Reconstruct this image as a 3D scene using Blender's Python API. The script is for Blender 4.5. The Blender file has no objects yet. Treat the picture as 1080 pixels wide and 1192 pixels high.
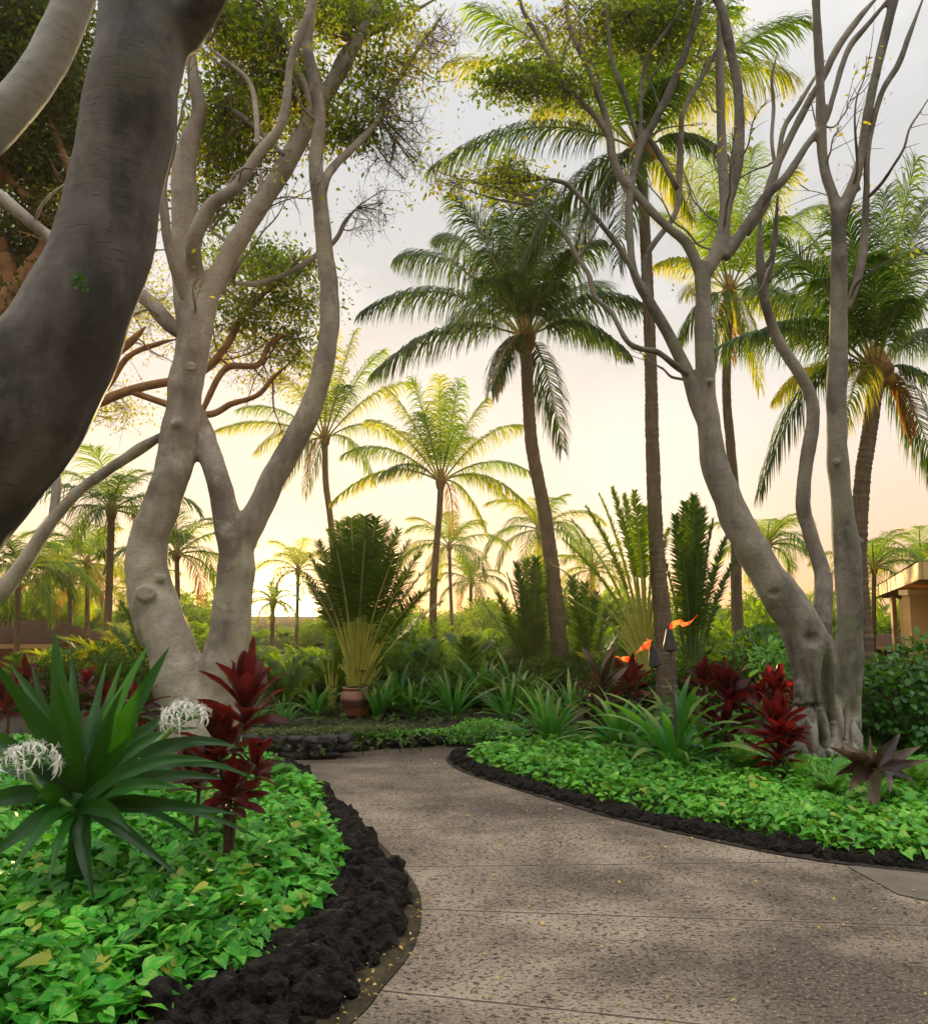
import bpy, math, random
import numpy as np
from mathutils import Vector, Matrix, noise
from mathutils.geometry import tessellate_polygon
random.seed(7); RNG = np.random.default_rng(7)
sc = bpy.context.scene
COL = sc.collection
# ------------------------------------------------------------------ camera maths
F, CX, CY, H = 950.0, 540.0, 596.0, 1.6
TH = math.atan(114/950.0)
ct, st = math.cos(TH), math.sin(TH)
def _ray(px, py):
    u = (px-CX)/F; v = (CY-py)/F
    return u, ct-v*st, st+v*ct
def P(px, py, d):
    u, dy, dz = _ray(px, py); t = d/dy
    return Vector((u*t, d, H+dz*t))
def G(px, py, z=0.0):
    u, dy, dz = _ray(px, py); t = (z-H)/dz
    return Vector((u*t, dy*t, z))
def D(py, z=0.0):
    return G(540, py, z).y
cam_d = bpy.data.cameras.new('camera'); cam = bpy.data.objects.new('camera', cam_d); COL.objects.link(cam)
cam.location = (0, 0, H); cam.rotation_euler = (math.pi/2+TH, 0, 0)
cam_d.sensor_fit = 'VERTICAL'; cam_d.sensor_height = 24; cam_d.lens = F/1192*24
cam_d.clip_end = 2000; cam_d.clip_start = 0.05
sc.camera = cam
# ------------------------------------------------------------------ mesh builder
class MB:
    def __init__(s): s.v=[]; s.q=[]; s.r=[]; s.u=[]; s.w=[]; s.n=0
    def grid(s, pts, rnd=None):
        pts = np.asarray(pts, dtype=np.float32)
        if pts.ndim == 3: pts = pts[None]
        n, k, m, _ = pts.shape
        if rnd is None: rnd = RNG.random(n)
        rnd = np.broadcast_to(np.asarray(rnd, dtype=np.float32), (n,))
        s.v.append(pts.reshape(-1, 3))
        s.r.append(np.repeat(rnd, k*m))
        s.w.append(np.tile(np.repeat(np.linspace(0, 1, k), m), n))
        s.u.append(np.tile(np.linspace(0, 1, m), n*k))
        i, j = np.meshgrid(np.arange(k-1), np.arange(m-1), indexing='ij')
        a = (i*m+j).ravel(); q = np.stack([a, a+1, a+m+1, a+m], 1)
        q = (q[None] + (np.arange(n)*k*m)[:, None, None]).reshape(-1, 4) + s.n
        s.q.append(q); s.n += n*k*m
    def box(s, c, d, rz=0, rnd=0.5):
        x, y, z = d[0]/2, d[1]/2, d[2]/2
        R = np.array(Matrix.Rotation(rz, 3, 'Z'))
        V = np.array([[-x,-y,-z],[x,-y,-z],[x,y,-z],[-x,y,-z],[-x,-y,z],[x,-y,z],[x,y,z],[-x,y,z]]) @ R.T + np.array(c)
        s.raw(V, [[0,3,2,1],[4,5,6,7],[0,1,5,4],[1,2,6,5],[2,3,7,6],[3,0,4,7]], rnd)
    def raw(s, V, Q, rnd=0.5):
        V = np.asarray(V, dtype=np.float32); s.v.append(V); k = len(V)
        s.r.append(np.full(k, rnd)); s.u.append(np.full(k, .5)); s.w.append(np.full(k, .5))
        s.q.append(np.asarray(Q)+s.n); s.n += k
    def arrays(s):
        return np.concatenate(s.v), np.concatenate(s.q), np.concatenate(s.r), np.concatenate(s.u), np.concatenate(s.w)
    def merge(s, arr, M=None, off=(0,0,0), sc_=1.0, rz=0.0, rshift=0.0):
        V, Q, R, U, W = arr
        c, d = math.cos(rz), math.sin(rz)
        X = V*sc_; X = np.stack([X[:,0]*c-X[:,1]*d, X[:,0]*d+X[:,1]*c, X[:,2]], 1) + np.array(off)
        s.v.append(X.astype(np.float32)); s.q.append(Q+s.n); s.r.append((R+rshift)%1); s.u.append(U); s.w.append(W); s.n += len(V)
    def mesh(s, name, mat, origin=(0,0,0), smooth=True):
        V, Q, R, U, W = s.arrays()
        V = V - np.array(origin, dtype=np.float32)
        me = bpy.data.meshes.new(name)
        me.vertices.add(len(V)); me.vertices.foreach_set('co', V.astype(np.float32).ravel())
        me.loops.add(Q.size); me.loops.foreach_set('vertex_index', Q.astype(np.int32).ravel())
        me.polygons.add(len(Q)); me.polygons.foreach_set('loop_start', np.arange(0, Q.size, 4, dtype=np.int32))
        me.polygons.foreach_set('use_smooth', np.full(len(Q), smooth))
        me.update(calc_edges=True); me.validate()
        for nm, arr in (('rnd', R), ('lu', U), ('lv', W)):
            at = me.attributes.new(nm, 'FLOAT', 'POINT')
            if len(at.data) == len(arr): at.data.foreach_set('value', arr.astype(np.float32))
        me.materials.append(mat)
        return me
    def build(s, name, mat, parent=None, smooth=True):
        o = np.array(parent['_w']) if parent is not None else np.zeros(3)
        ob = bpy.data.objects.new(name, s.mesh(name, mat, o, smooth)); COL.objects.link(ob)
        if parent is not None: ob.parent = parent
        return ob
WORLD = {}
def thing(name, label, cat, loc, group=None):
    o = bpy.data.objects.new(name, None); COL.objects.link(o); o.location = loc
    o.empty_display_size = .1
    o['label'] = label; o['category'] = cat; o['_w'] = [float(x) for x in loc]
    if group: o['group'] = group
    return o
def tag(o, label=None, cat=None, group=None, kind=None):
    for k, v in (('label', label), ('category', cat), ('group', group), ('kind', kind)):
        if v: o[k] = v
    return o
def sub(mb, name, mat, part, smooth=True):      # a sub-part under a mesh part: meshes share the thing's origin
    root = part.parent; me = mb.mesh(name, mat, root['_w'], smooth)
    ob = bpy.data.objects.new(name, me); COL.objects.link(ob); ob.parent = part
    return ob
# ------------------------------------------------------------------ geometry helpers
def catmull(pts, n):
    pts = [np.array(p, dtype=float) for p in pts]
    A = [2*pts[0]-pts[1]] + pts + [2*pts[-1]-pts[-2]]
    out = []; segs = len(pts)-1
    for t in np.linspace(0, segs, n):
        i = min(int(t), segs-1); f = t-i
        a, b, c, d = A[i], A[i+1], A[i+2], A[i+3]
        out.append(0.5*((2*b)+(-a+c)*f+(2*a-5*b+4*c-d)*f*f+(-a+3*b-3*c+d)*f**3))
    return np.array(out)
def nz(p, s=1.0): return noise.noise(Vector((float(p[0])*s, float(p[1])*s, float(p[2])*s)))
def tube(mb, pts, radii, n=24, m=13, cap=True, rough=0.0, rfreq=3.0, rnd=None):
    C = catmull([list(p)+[r] for p, r in zip(pts, radii)], n)
    c, r = C[:, :3], np.maximum(C[:, 3], 0.001)
    T = np.gradient(c, axis=0); T /= np.linalg.norm(T, axis=1)[:, None]+1e-9
    nrm = np.cross(T[0], [0.3, 1, 0.1]); nrm /= np.linalg.norm(nrm)
    rows = []
    ang = np.linspace(0, 2*math.pi, m)
    for i in range(n):
        nrm = nrm - T[i]*np.dot(nrm, T[i]); nrm /= np.linalg.norm(nrm)
        b = np.cross(T[i], nrm)
        dirs = np.cos(ang)[:, None]*nrm + np.sin(ang)[:, None]*b
        rr = np.full(m, r[i])
        if rough > 0:
            for j in range(m-1):
                q = c[i]+dirs[j]*r[i]
                rr[j] *= 1+rough*(nz(q, rfreq)+.5*nz(q, rfreq*2.3))
            rr[-1] = rr[0]
        rows.append(c[i]+dirs*rr[:, None])
    if cap:
        rows = [np.repeat(c[:1], m, 0)]+rows+[np.repeat(c[-1:], m, 0)]
    mb.grid(np.array(rows), rnd)
    return c, r
def tubes_bulk(mb, A, Bm, C, r0, r1, k=7, m=5):
    # many bent tubes at once; A,Bm,C (n,3) quadratic bezier controls
    A, Bm, C = map(np.asarray, (A, Bm, C)); n = len(A)
    if n == 0: return
    t = np.linspace(0, 1, k)[None, :, None]
    c = (1-t)**2*A[:, None]+2*t*(1-t)*Bm[:, None]+t*t*C[:, None]
    T = np.gradient(c, axis=1); T /= np.linalg.norm(T, axis=2, keepdims=True)+1e-9
    ref = np.array([0.31, 0.9, 0.22]); N = np.cross(T, ref); N /= np.linalg.norm(N, axis=2, keepdims=True)+1e-9
    Bn = np.cross(T, N)
    r = (np.asarray(r0).reshape(-1, 1)*(1-t[0, :, 0])+np.asarray(r1).reshape(-1, 1)*t[0, :, 0])
    a = np.linspace(0, 2*math.pi, m)
    pts = c[:, :, None, :]+r[:, :, None, None]*(np.cos(a)[None, None, :, None]*N[:, :, None]+np.sin(a)[None, None, :, None]*Bn[:, :, None])
    mb.grid(pts, RNG.random(n))
def leaves(mb, pos, Y, N, size, rows=5, prof=None, fold=.25, bend=.25, heart=.0, width=.35):
    pos, Y, N = map(lambda a: np.asarray(a, dtype=float), (pos, Y, N)); n = len(pos)
    if n == 0: return
    Y = Y/(np.linalg.norm(Y, axis=1, keepdims=True)+1e-9)
    N = N-Y*np.sum(N*Y, 1, keepdims=True); N /= np.linalg.norm(N, axis=1, keepdims=True)+1e-9
    X = np.cross(Y, N)
    v = np.linspace(0, 1, rows)
    w = (np.array(prof) if prof is not None else np.sin(math.pi*np.clip(v*.96+.02, 0, 1))**.8)*width
    cols = np.array([-1, 0, 1.])
    x = w[:, None]*cols[None]; y = v[:, None]+0*x; y = y - heart*np.abs(cols)[None]*np.clip(1-3*v, 0, 1)[:, None]
    z = np.abs(x)*fold - bend*(v**2)[:, None]
    s = np.asarray(size, dtype=float).reshape(-1, 1, 1, 1)
    pts = pos[:, None, None]+s*(x[None, :, :, None]*X[:, None, None]+y[None, :, :, None]*Y[:, None, None]+z[None, :, :, None]*N[:, None, None])
    mb.grid(pts, RNG.random(n))
def rdir(n, zb=0.0, zs=1.0):
    v = RNG.normal(size=(n, 3)); v[:, 2] = v[:, 2]*zs+zb
    return v/(np.linalg.norm(v, axis=1, keepdims=True)+1e-9)
def strap(mb, p0, p1, p2, width, fold=.25, twist=0.0, segs=16, prof=None, wave=0.0, rnd=None, side=None, cols=5):
    p0, p1, p2 = map(lambda a: np.array(a, dtype=float), (p0, p1, p2))
    t = np.linspace(0, 1, segs)[:, None]
    c = (1-t)**2*p0+2*t*(1-t)*p1+t*t*p2
    T = np.gradient(c, axis=0); T /= np.linalg.norm(T, axis=1)[:, None]+1e-9
    h = p2-p0; h[2] = 0
    if np.linalg.norm(h) < 1e-3: h = np.array([1., 0, 0])
    h /= np.linalg.norm(h)
    S = np.cross(h, [0, 0, 1.]) if side is None else np.array(side, dtype=float)
    tt = t[:, 0]
    w = (np.clip(np.minimum(.45+tt*3, 1)*np.clip((1-tt)*2.2, 0, 1)**.75, 0.02, 1) if prof is None else prof(tt))*width/2
    rows = []; cc = np.linspace(-1, 1, cols); ph = random.random()*6
    for i in range(segs):
        s = S-T[i]*np.dot(S, T[i]); s /= np.linalg.norm(s)+1e-9
        n = np.cross(T[i], s); n = -n if n[2] < 0 and abs(T[i][2]) < .9 else n
        a = twist*tt[i]+twist*.3
        s2 = s*math.cos(a)+n*math.sin(a); n2 = -s*math.sin(a)+n*math.cos(a)
        rows.append([c[i]+s2*w[i]*q+n2*w[i]*(fold*abs(q)+wave*abs(q)*math.sin(ph+tt[i]*18+(q > 0)*2)) for q in cc])
    mb.grid(np.array(rows), rnd)
def frond(mb_leaf, mb_stem, curve, n=60, ll=.3, lw=.011, pet=.16, hang=.25, stem=.011, rng=None, a0=62, a1=26, split=0.0, lift=.14, segs=5, gap=0.0):
    """leaflets both sides of a curve (k,3); ll and lw in metres"""
    rng = rng or RNG
    c = np.asarray(curve); k = len(c)
    T = np.gradient(c, axis=0); T /= np.linalg.norm(T, axis=1)[:, None]
    hd = c[-1]-c[0]; hd[2] = 0; nh = np.linalg.norm(hd)
    hd = hd/nh if nh > 1e-3 else np.array([1., 0, 0])
    S0 = np.cross(hd, [0, 0, 1.])
    S = S0-T*np.sum(T*S0, 1, keepdims=True); S /= np.linalg.norm(S, axis=1, keepdims=True)
    U = np.cross(S, T)
    s = pet+(1-pet)*(np.arange(n)+.5)/n; t = (s-pet)/(1-pet)
    f = s*(k-1)
    def samp(A): return np.stack([np.interp(f, np.arange(k), A[:, j]) for j in range(3)], 1)
    p, Tt, Ss, Uu = samp(c), samp(T), samp(S), samp(U)
    Lp = (np.clip(np.sin(math.pi*(.13+.80*t)), 0, 1))**.65*ll
    for side in (-1, 1):
        keep = rng.random(n) >= gap
        A = np.radians(a0+(a1-a0)*t+rng.normal(0, 6, n))
        d = Tt*np.cos(A)[:, None]+Ss*side*np.sin(A)[:, None]+Uu*(lift+rng.normal(0, .07, n))[:, None]
        d /= np.linalg.norm(d, axis=1, keepdims=True)
        L = Lp*rng.uniform(.88, 1.08, n); q = p.copy(); rows = []
        wv = [.55, 1, .9, .6, .06] if segs == 5 else ([.8, 1, .5, .06] if segs == 4 else [.8, 1, .1])
        hg = hang*rng.uniform(.5, 1.5, n)
        for i in range(segs):
            wd = Tt-d*np.sum(Tt*d, 1, keepdims=True); wd /= np.linalg.norm(wd, axis=1, keepdims=True)+1e-9
            ww = wd*(lw*wv[i]/2)
            rows.append(np.stack([q-ww, q+ww], 1))
            q = q+d*(L/(segs-1))[:, None]
            d = d+np.array([0, 0, -1.])*hg[:, None]; d /= np.linalg.norm(d, axis=1, keepdims=True)
        pts = np.stack(rows, 1)[keep]
        mb_leaf.grid(pts, rng.random(len(pts)))
    step = max(1, k//8); cs = c[::step]
    if np.any(cs[-1] != c[-1]): cs = np.vstack([cs, c[-1:]])
    tube(mb_stem, cs, np.linspace(stem, stem*.22, len(cs)), n=12, m=5, cap=False, rnd=.5)
def arc(e0, bend, k=25, L=1.0, pw=1.3):
    s = np.linspace(0, 1, k); th = e0-bend*s**pw
    x = np.concatenate([[0], np.cumsum(np.cos(th[:-1])/(k-1))]); z = np.concatenate([[0], np.cumsum(np.sin(th[:-1])/(k-1))])
    return np.stack([x*L, 0*x, z*L], 1)
def bez(p0, p1, p2, k=25):
    p0, p1, p2 = map(lambda a: np.array(a, dtype=float), (p0, p1, p2)); t = np.linspace(0, 1, k)[:, None]
    return (1-t)**2*p0+2*t*(1-t)*p1+t*t*p2
def in_poly(x, y, poly):
    ins = np.zeros(len(x), bool); j = len(poly)-1
    for i in range(len(poly)):
        xi, yi = poly[i]; xj, yj = poly[j]
        c = ((yi > y) != (yj > y)) & (x < (xj-xi)*(y-yi)/(yj-yi+1e-12)+xi); ins ^= c; j = i
    return ins
def edge_dist(x, y, poly):
    d = np.full(len(x), 1e9); P_ = np.stack([x, y], 1)
    for i in range(len(poly)):
        a = np.array(poly[i-1]); b = np.array(poly[i]); ab = b-a
        t = np.clip(((P_-a)@ab)/(ab@ab+1e-12), 0, 1); d = np.minimum(d, np.linalg.norm(P_-(a+t[:, None]*ab), axis=1))
    return d
def sheet(name, poly, z, mat, skirt=0.0, kind='structure'):
    """flat polygon sheet with optional skirt down"""
    V = [Vector((x, y, z)) for x, y in poly]
    tris = tessellate_polygon([V]); me = bpy.data.meshes.new(name)
    verts = [tuple(v) for v in V]; faces = [tuple(t) for t in tris]; n = len(V)
    if skirt:
        verts += [(x, y, z-skirt) for x, y in poly]; faces += [(i, (i+1) % n, n+(i+1) % n, n+i) for i in range(n)]
    me.from_pydata(verts, [], faces); me.validate()
    me.materials.append(mat); o = bpy.data.objects.new(name, me); COL.objects.link(o)
    # consistent upward normals
    if kind: o['kind'] = kind
    return o
# ------------------------------------------------------------------ materials
def newmat(name):
    m = bpy.data.materials.new(name); m.use_nodes = True; nt = m.node_tree; nt.nodes.clear()
    out = nt.nodes.new('ShaderNodeOutputMaterial'); return m, nt, out
def N(nt, t, **k):
    n = nt.nodes.new(t)
    for a, b in k.items():
        if hasattr(n, a): setattr(n, a, b)
    return n
def L(nt, a, b): nt.links.new(a, b)
def attr(nt, nm): return N(nt, 'ShaderNodeAttribute', attribute_name=nm).outputs['Fac']
def rgb(c): return (c[0], c[1], c[2], 1)
def mixc(nt, f, a, b, bt='MIX'):
    m = N(nt, 'ShaderNodeMix', data_type='RGBA', blend_type=bt)
    for s_, v in ((0, f), (6, a), (7, b)):
        if hasattr(v, 'is_linked') or hasattr(v, 'links'): L(nt, v, m.inputs[s_])
        else: m.inputs[s_].default_value = v if s_ == 0 else rgb(v)
    return m.outputs[2]
def math_(nt, op, a, b=None, c=None):
    m = N(nt, 'ShaderNodeMath', operation=op)
    for i, v in enumerate((a, b, c)):
        if v is None: continue
        if isinstance(v, (int, float)): m.inputs[i].default_value = v
        else: L(nt, v, m.inputs[i])
    return m.outputs[0]
def ramp(nt, f, stops, interp='LINEAR'):
    r = N(nt, 'ShaderNodeValToRGB'); r.color_ramp.interpolation = interp
    e = r.color_ramp.elements
    while len(e) < len(stops): e.new(.5)
    for i, (p, c) in enumerate(stops):
        e[i].position = p; e[i].color = rgb(c) if not isinstance(c, (int, float)) else (c, c, c, 1)
    L(nt, f, r.inputs[0]); return r.outputs[0]
def ntex(nt, scale, detail=4, vec=None, rough=.55, dist=0):
    n = N(nt, 'ShaderNodeTexNoise'); n.inputs['Scale'].default_value = scale; n.inputs['Detail'].default_value = detail
    n.inputs['Roughness'].default_value = rough; n.inputs['Distortion'].default_value = dist
    if vec is not None: L(nt, vec, n.inputs['Vector'])
    return n.outputs['Fac']
def mapv(nt, vec, scale=(1,1,1), rot=(0,0,0), loc=(0,0,0)):
    m = N(nt, 'ShaderNodeMapping'); m.inputs['Scale'].default_value = scale; m.inputs['Rotation'].default_value = rot; m.inputs['Location'].default_value = loc
    L(nt, vec, m.inputs['Vector']); return m.outputs[0]
def geo_pos(nt): return N(nt, 'ShaderNodeNewGeometry').outputs['Position']
def bump(nt, h, strength=.5, dist=.02, prev=None):
    b = N(nt, 'ShaderNodeBump'); b.inputs['Strength'].default_value = strength; b.inputs['Distance'].default_value = dist
    L(nt, h, b.inputs['Height'])
    if prev is not None: L(nt, prev, b.inputs['Normal'])
    return b.outputs[0]
def leafmat(name, dark, light, trans_col, trans=.35, rough=.42, tip=None, tipf=.0, vari=None, rib=.0, spec=.4, big=1.5, varib=None):
    m, nt, out = newmat(name)
    r = attr(nt, 'rnd'); u = attr(nt, 'lu'); v = attr(nt, 'lv')
    nb = ntex(nt, big, 3, geo_pos(nt))
    f = math_(nt, 'ADD', math_(nt, 'MULTIPLY', r, .6), math_(nt, 'MULTIPLY', nb, .55))
    col = mixc(nt, ramp(nt, f, [(.25, 0.0), (.85, 1.0)]), dark, light)
    if tip is not None:   # dry tips and the odd dry leaf
        tf = math_(nt, 'MULTIPLY', ramp(nt, math_(nt, 'ADD', v, math_(nt, 'MULTIPLY', r, .5)), [(.85, 0.0), (1.3 if 1.3 < 1 else 1.0, 1.0)]), tipf)
        col = mixc(nt, tf, col, tip)
    if vari is not None:  # cream and yellow marbling of the leaf
        cb = N(nt, 'ShaderNodeCombineXYZ'); L(nt, math_(nt, 'MULTIPLY', u, 5.0), cb.inputs[0]); L(nt, math_(nt, 'MULTIPLY', v, 1.6), cb.inputs[1]); L(nt, math_(nt, 'MULTIPLY', r, 57.0), cb.inputs[2])
        vn = ntex(nt, 1.0, 3, cb.outputs[0], .6)
        vf = ramp(nt, math_(nt, 'ADD', vn, math_(nt, 'MULTIPLY', r, .12)), [(.56, 0.0), (.70, .85)])
        col = mixc(nt, vf, col, vari)
    if vari is not None:
        col = mixc(nt, ramp(nt, r, [(.955, 0.0), (.985, .8)]), col, (.45,.36,.05))
        col = mixc(nt, ramp(nt, ntex(nt, 2.2, 3, geo_pos(nt)), [(.35, .55), (.62, 0.0)]), col, dark)
    au = math_(nt, 'ABSOLUTE', math_(nt, 'SUBTRACT', u, .5))
    if rib > 0:
        rf = ramp(nt, au, [(.0, rib), (.05, 0.0)])
        col = mixc(nt, rf, col, light if varib is None else varib)
    p = N(nt, 'ShaderNodeBsdfPrincipled'); L(nt, col, p.inputs['Base Color']); p.inputs['Roughness'].default_value = rough
    p.inputs['Specular IOR Level'].default_value = spec
    hv = math_(nt, 'SINE', math_(nt, 'MULTIPLY', math_(nt, 'ADD', v, math_(nt, 'MULTIPLY', au, -.6)), 70.0))
    L(nt, bump(nt, hv, .15, .002), p.inputs['Normal'])
    t = N(nt, 'ShaderNodeBsdfTranslucent'); L(nt, mixc(nt, .6, col, trans_col, 'MIX'), t.inputs['Color'])
    mx = N(nt, 'ShaderNodeMixShader'); mx.inputs[0].default_value = trans
    L(nt, p.outputs[0], mx.inputs[1]); L(nt, t.outputs[0], mx.inputs[2]); L(nt, mx.outputs[0], out.inputs[0])
    return m
def simple(name, c1, c2, scale=8, rough=.7, bmp=.3, bd=.01, spec=.3, detail=6, metal=0):
    m, nt, out = newmat(name); pos = geo_pos(nt)
    n = ntex(nt, scale, detail, pos)
    p = N(nt, 'ShaderNodeBsdfPrincipled'); L(nt, mixc(nt, ramp(nt, n, [(.3, 0.0), (.7, 1.0)]), c1, c2), p.inputs['Base Color'])
    p.inputs['Roughness'].default_value = rough; p.inputs['Specular IOR Level'].default_value = spec; p.inputs['Metallic'].default_value = metal
    L(nt, bump(nt, ntex(nt, scale*4, 6, pos), bmp, bd), p.inputs['Normal']); L(nt, p.outputs[0], out.inputs[0])
    return m
def bark(name, base, warm, stain_shade, ring=1.0, bd=.012, s0=.45, s1=.64):
    m, nt, out = newmat(name); pos = geo_pos(nt)
    n1 = ntex(nt, 2.2, 6, pos, .6, .1)
    st_ = ramp(nt, ntex(nt, 1.1, 5, mapv(nt, pos, (1.6, 1.6, .45)), .6, .15), [(s0, 0.0), (s1, .85)])
    col = mixc(nt, ramp(nt, n1, [(.35, 0.0), (.68, 1.0)]), base, warm)
    col = mixc(nt, st_, col, stain_shade)  # dark bark stains; on the near trunk they also paint its shade
    n3 = ntex(nt, 26, 5, mapv(nt, pos, (1, 1, 1.6)))
    col = mixc(nt, ramp(nt, n3, [(.42, .0), (.68, .38)]), col, tuple(x*.5 for x in base))
    col = mixc(nt, ramp(nt, ntex(nt, 4.0, 6, pos, .7, .1), [(.52, .0), (.66, .45)]), col, tuple(min(1, x*1.5) for x in base))
    col = mixc(nt, ramp(nt, ntex(nt, 1.5, 6, mapv(nt, pos, (1,1,.8), loc=(4,2,7)), .7, .2), [(.54, .0), (.60, .5)]), col, (base[0]*1.05, base[1]*1.12, base[2]*.9))
    # lenticels: short horizontal dark ticks
    tick = N(nt, 'ShaderNodeTexVoronoi'); tick.inputs['Scale'].default_value = 12.0
    L(nt, mapv(nt, pos, (.8, .8, 7)), tick.inputs['Vector'])
    tk = ramp(nt, tick.outputs['Distance'], [(.06, 1.0), (.19, 0.0)])
    tk = math_(nt, 'MULTIPLY', tk, ramp(nt, ntex(nt, 3.0, 2, pos), [(.42, 0.0), (.55, 1.0)]))
    col = mixc(nt, math_(nt, 'MULTIPLY', tk, .85), col, tuple(x*.28 for x in base))
    # growth wrinkles across the limb
    wn = ntex(nt, 5.0*ring, 5, mapv(nt, pos, (.55, .55, 3.2)), .6, .5)
    wl = ramp(nt, math_(nt, 'ABSOLUTE', math_(nt, 'SUBTRACT', wn, .5)), [(.0, 0.0), (.022, 1.0)])
    wl = math_(nt, 'MAXIMUM', wl, ramp(nt, ntex(nt, 1.7, 3, pos), [(.42, 1.0), (.58, 0.0)]))
    col = mixc(nt, math_(nt, 'MULTIPLY', math_(nt, 'SUBTRACT', 1.0, wl), .28), col, tuple(x*.35 for x in base))
    p = N(nt, 'ShaderNodeBsdfPrincipled'); L(nt, col, p.inputs['Base Color']); p.inputs['Roughness'].default_value = .75; p.inputs['Specular IOR Level'].default_value = .25
    b = bump(nt, ntex(nt, 7, 7, pos, .65), .55, bd*2)
    b = bump(nt, wl, .35, bd*.6, b); b = bump(nt, tk, -.5 if False else .5, bd*.5, b)
    L(nt, b, p.inputs['Normal']); L(nt, p.outputs[0], out.inputs[0]); return m
def palmbark(name, c1, c2, freq=11.0):
    m, nt, out = newmat(name); pos = geo_pos(nt)
    w = N(nt, 'ShaderNodeTexWave', bands_direction='Z', wave_profile='SAW'); w.inputs['Scale'].default_value = freq/6.283*3.14; w.inputs['Distortion'].default_value = 1.6
    w.inputs['Detail'].default_value = 3; w.inputs['Detail Scale'].default_value = 3; L(nt, pos, w.inputs['Vector'])
    n = ntex(nt, 14, 6, mapv(nt, pos, (1, 1, .35)))
    col = mixc(nt, ramp(nt, n, [(.3, 0.0), (.7, 1.0)]), c1, c2)
    col = mixc(nt, ramp(nt, w.outputs['Fac'], [(.0, .75), (.22, .0)]), col, tuple(x*.3 for x in c1))
    p = N(nt, 'ShaderNodeBsdfPrincipled'); L(nt, col, p.inputs['Base Color']); p.inputs['Roughness'].default_value = .85; p.inputs['Specular IOR Level'].default_value = .2
    b = bump(nt, w.outputs['Fac'], .6, .02); b = bump(nt, ntex(nt, 40, 5, mapv(nt, pos, (1, 1, .2))), .5, .01, b)
    L(nt, b, p.inputs['Normal']); L(nt, p.outputs[0], out.inputs[0]); return m
M = {}
M['pothos'] = leafmat('pothos leaf', (.010,.115,.008), (.085,.54,.032), (.20,.62,.02), .28, .40, vari=(.36,.62,.10), rib=.45, spec=.22, big=1.2)
M['ivy'] = leafmat('small ground cover leaf', (.022,.18,.010), (.125,.54,.030), (.28,.65,.03), .3, .45, vari=(.45,.62,.12), rib=.35, big=1.0, spec=.3)
M['crinum'] = leafmat('crinum leaf', (.004,.026,.003), (.016,.090,.008), (.10,.40,.01), .25, .34, rib=.2, spec=.25, big=.8)
M['crinum2'] = leafmat('far crinum leaf', (.008,.065,.008), (.040,.25,.025), (.16,.50,.03), .28, .36, rib=.25, tip=(.35,.25,.08), tipf=.4, spec=.35)
M['ti'] = leafmat('red ti leaf', (.012,.003,.004), (.065,.008,.010), (.42,.02,.02), .28, .36, rib=.3, varib=(.12,.025,.02), spec=.22)
M['ti_b'] = leafmat('bright red ti leaf', (.018,.004,.004), (.10,.009,.009), (.7,.03,.02), .32, .36, rib=.35, varib=(.2,.03,.02), spec=.22)
M['bronze'] = leafmat('bronze leaf', (.014,.008,.006), (.050,.026,.015), (.2,.1,.04), .15, .38, rib=.3, varib=(.09,.05,.03), tip=(.28,.19,.11), tipf=.3, spec=.25)
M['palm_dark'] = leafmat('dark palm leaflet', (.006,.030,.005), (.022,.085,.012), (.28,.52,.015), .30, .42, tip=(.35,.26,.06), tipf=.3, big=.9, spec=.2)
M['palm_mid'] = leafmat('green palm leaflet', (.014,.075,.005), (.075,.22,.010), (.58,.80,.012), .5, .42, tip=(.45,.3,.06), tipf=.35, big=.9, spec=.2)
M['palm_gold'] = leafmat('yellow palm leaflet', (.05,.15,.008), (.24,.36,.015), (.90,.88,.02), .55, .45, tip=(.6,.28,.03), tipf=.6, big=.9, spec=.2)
M['palm_dry'] = leafmat('dry palm leaflet', (.20,.11,.03), (.42,.24,.06), (.9,.45,.06), .45, .6, big=.9)
M['fan'] = leafmat('traveller palm blade', (.007,.042,.006), (.030,.12,.014), (.32,.50,.015), .32, .45, tip=(.25,.18,.05), tipf=.3, spec=.05)
M['hedge'] = leafmat('shrub leaf', (.006,.034,.005), (.028,.12,.010), (.30,.50,.015), .33, .45, spec=.18)
M['shrub'] = leafmat('broad shrub leaf', (.012,.058,.007), (.050,.185,.018), (.2,.42,.02), .25, .42, rib=.3, spec=.35)
M['bright'] = leafmat('bright fern leaf', (.05,.20,.02), (.14,.40,.04), (.4,.7,.06), .35, .45)
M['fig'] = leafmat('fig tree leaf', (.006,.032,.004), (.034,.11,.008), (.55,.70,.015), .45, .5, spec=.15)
M['figd'] = leafmat('shade tinted fig leaf', (.004,.018,.003), (.018,.055,.006), (.35,.40,.015), .30, .5, spec=.12)  # darker leaf copy with shade painted into the colour
M['figy'] = leafmat('sun tinted fig leaf', (.04,.12,.006), (.20,.28,.012), (.95,.80,.02), .58, .5, spec=.15)  # yellower leaf copy with sunlight painted into the colour
M['moss_d'] = leafmat('dull ground leaf', (.018,.042,.008), (.06,.11,.018), (.2,.3,.03), .25, .5, spec=.2)
M['moss'] = leafmat('moss leaf', (.05,.08,.015), (.12,.16,.03), (.3,.3,.05), .2, .6)
M['petiole'] = simple('petiole', (.30,.33,.05), (.52,.47,.09), 6, .5, .1)
M['petiole_g'] = simple('green petiole', (.05,.11,.03), (.12,.2,.05), 6, .5, .1)
M['boot'] = simple('palm boot fibre', (.16,.08,.03), (.42,.22,.07), 14, .85, .8, .02)
M['coconut'] = simple('coconut husk', (.35,.17,.03), (.5,.28,.05), 5, .5, .2)
M['bark'] = bark('pale fig bark', (.37,.325,.265), (.50,.41,.315), (.12,.095,.07), s0=.43, s1=.62)
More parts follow.
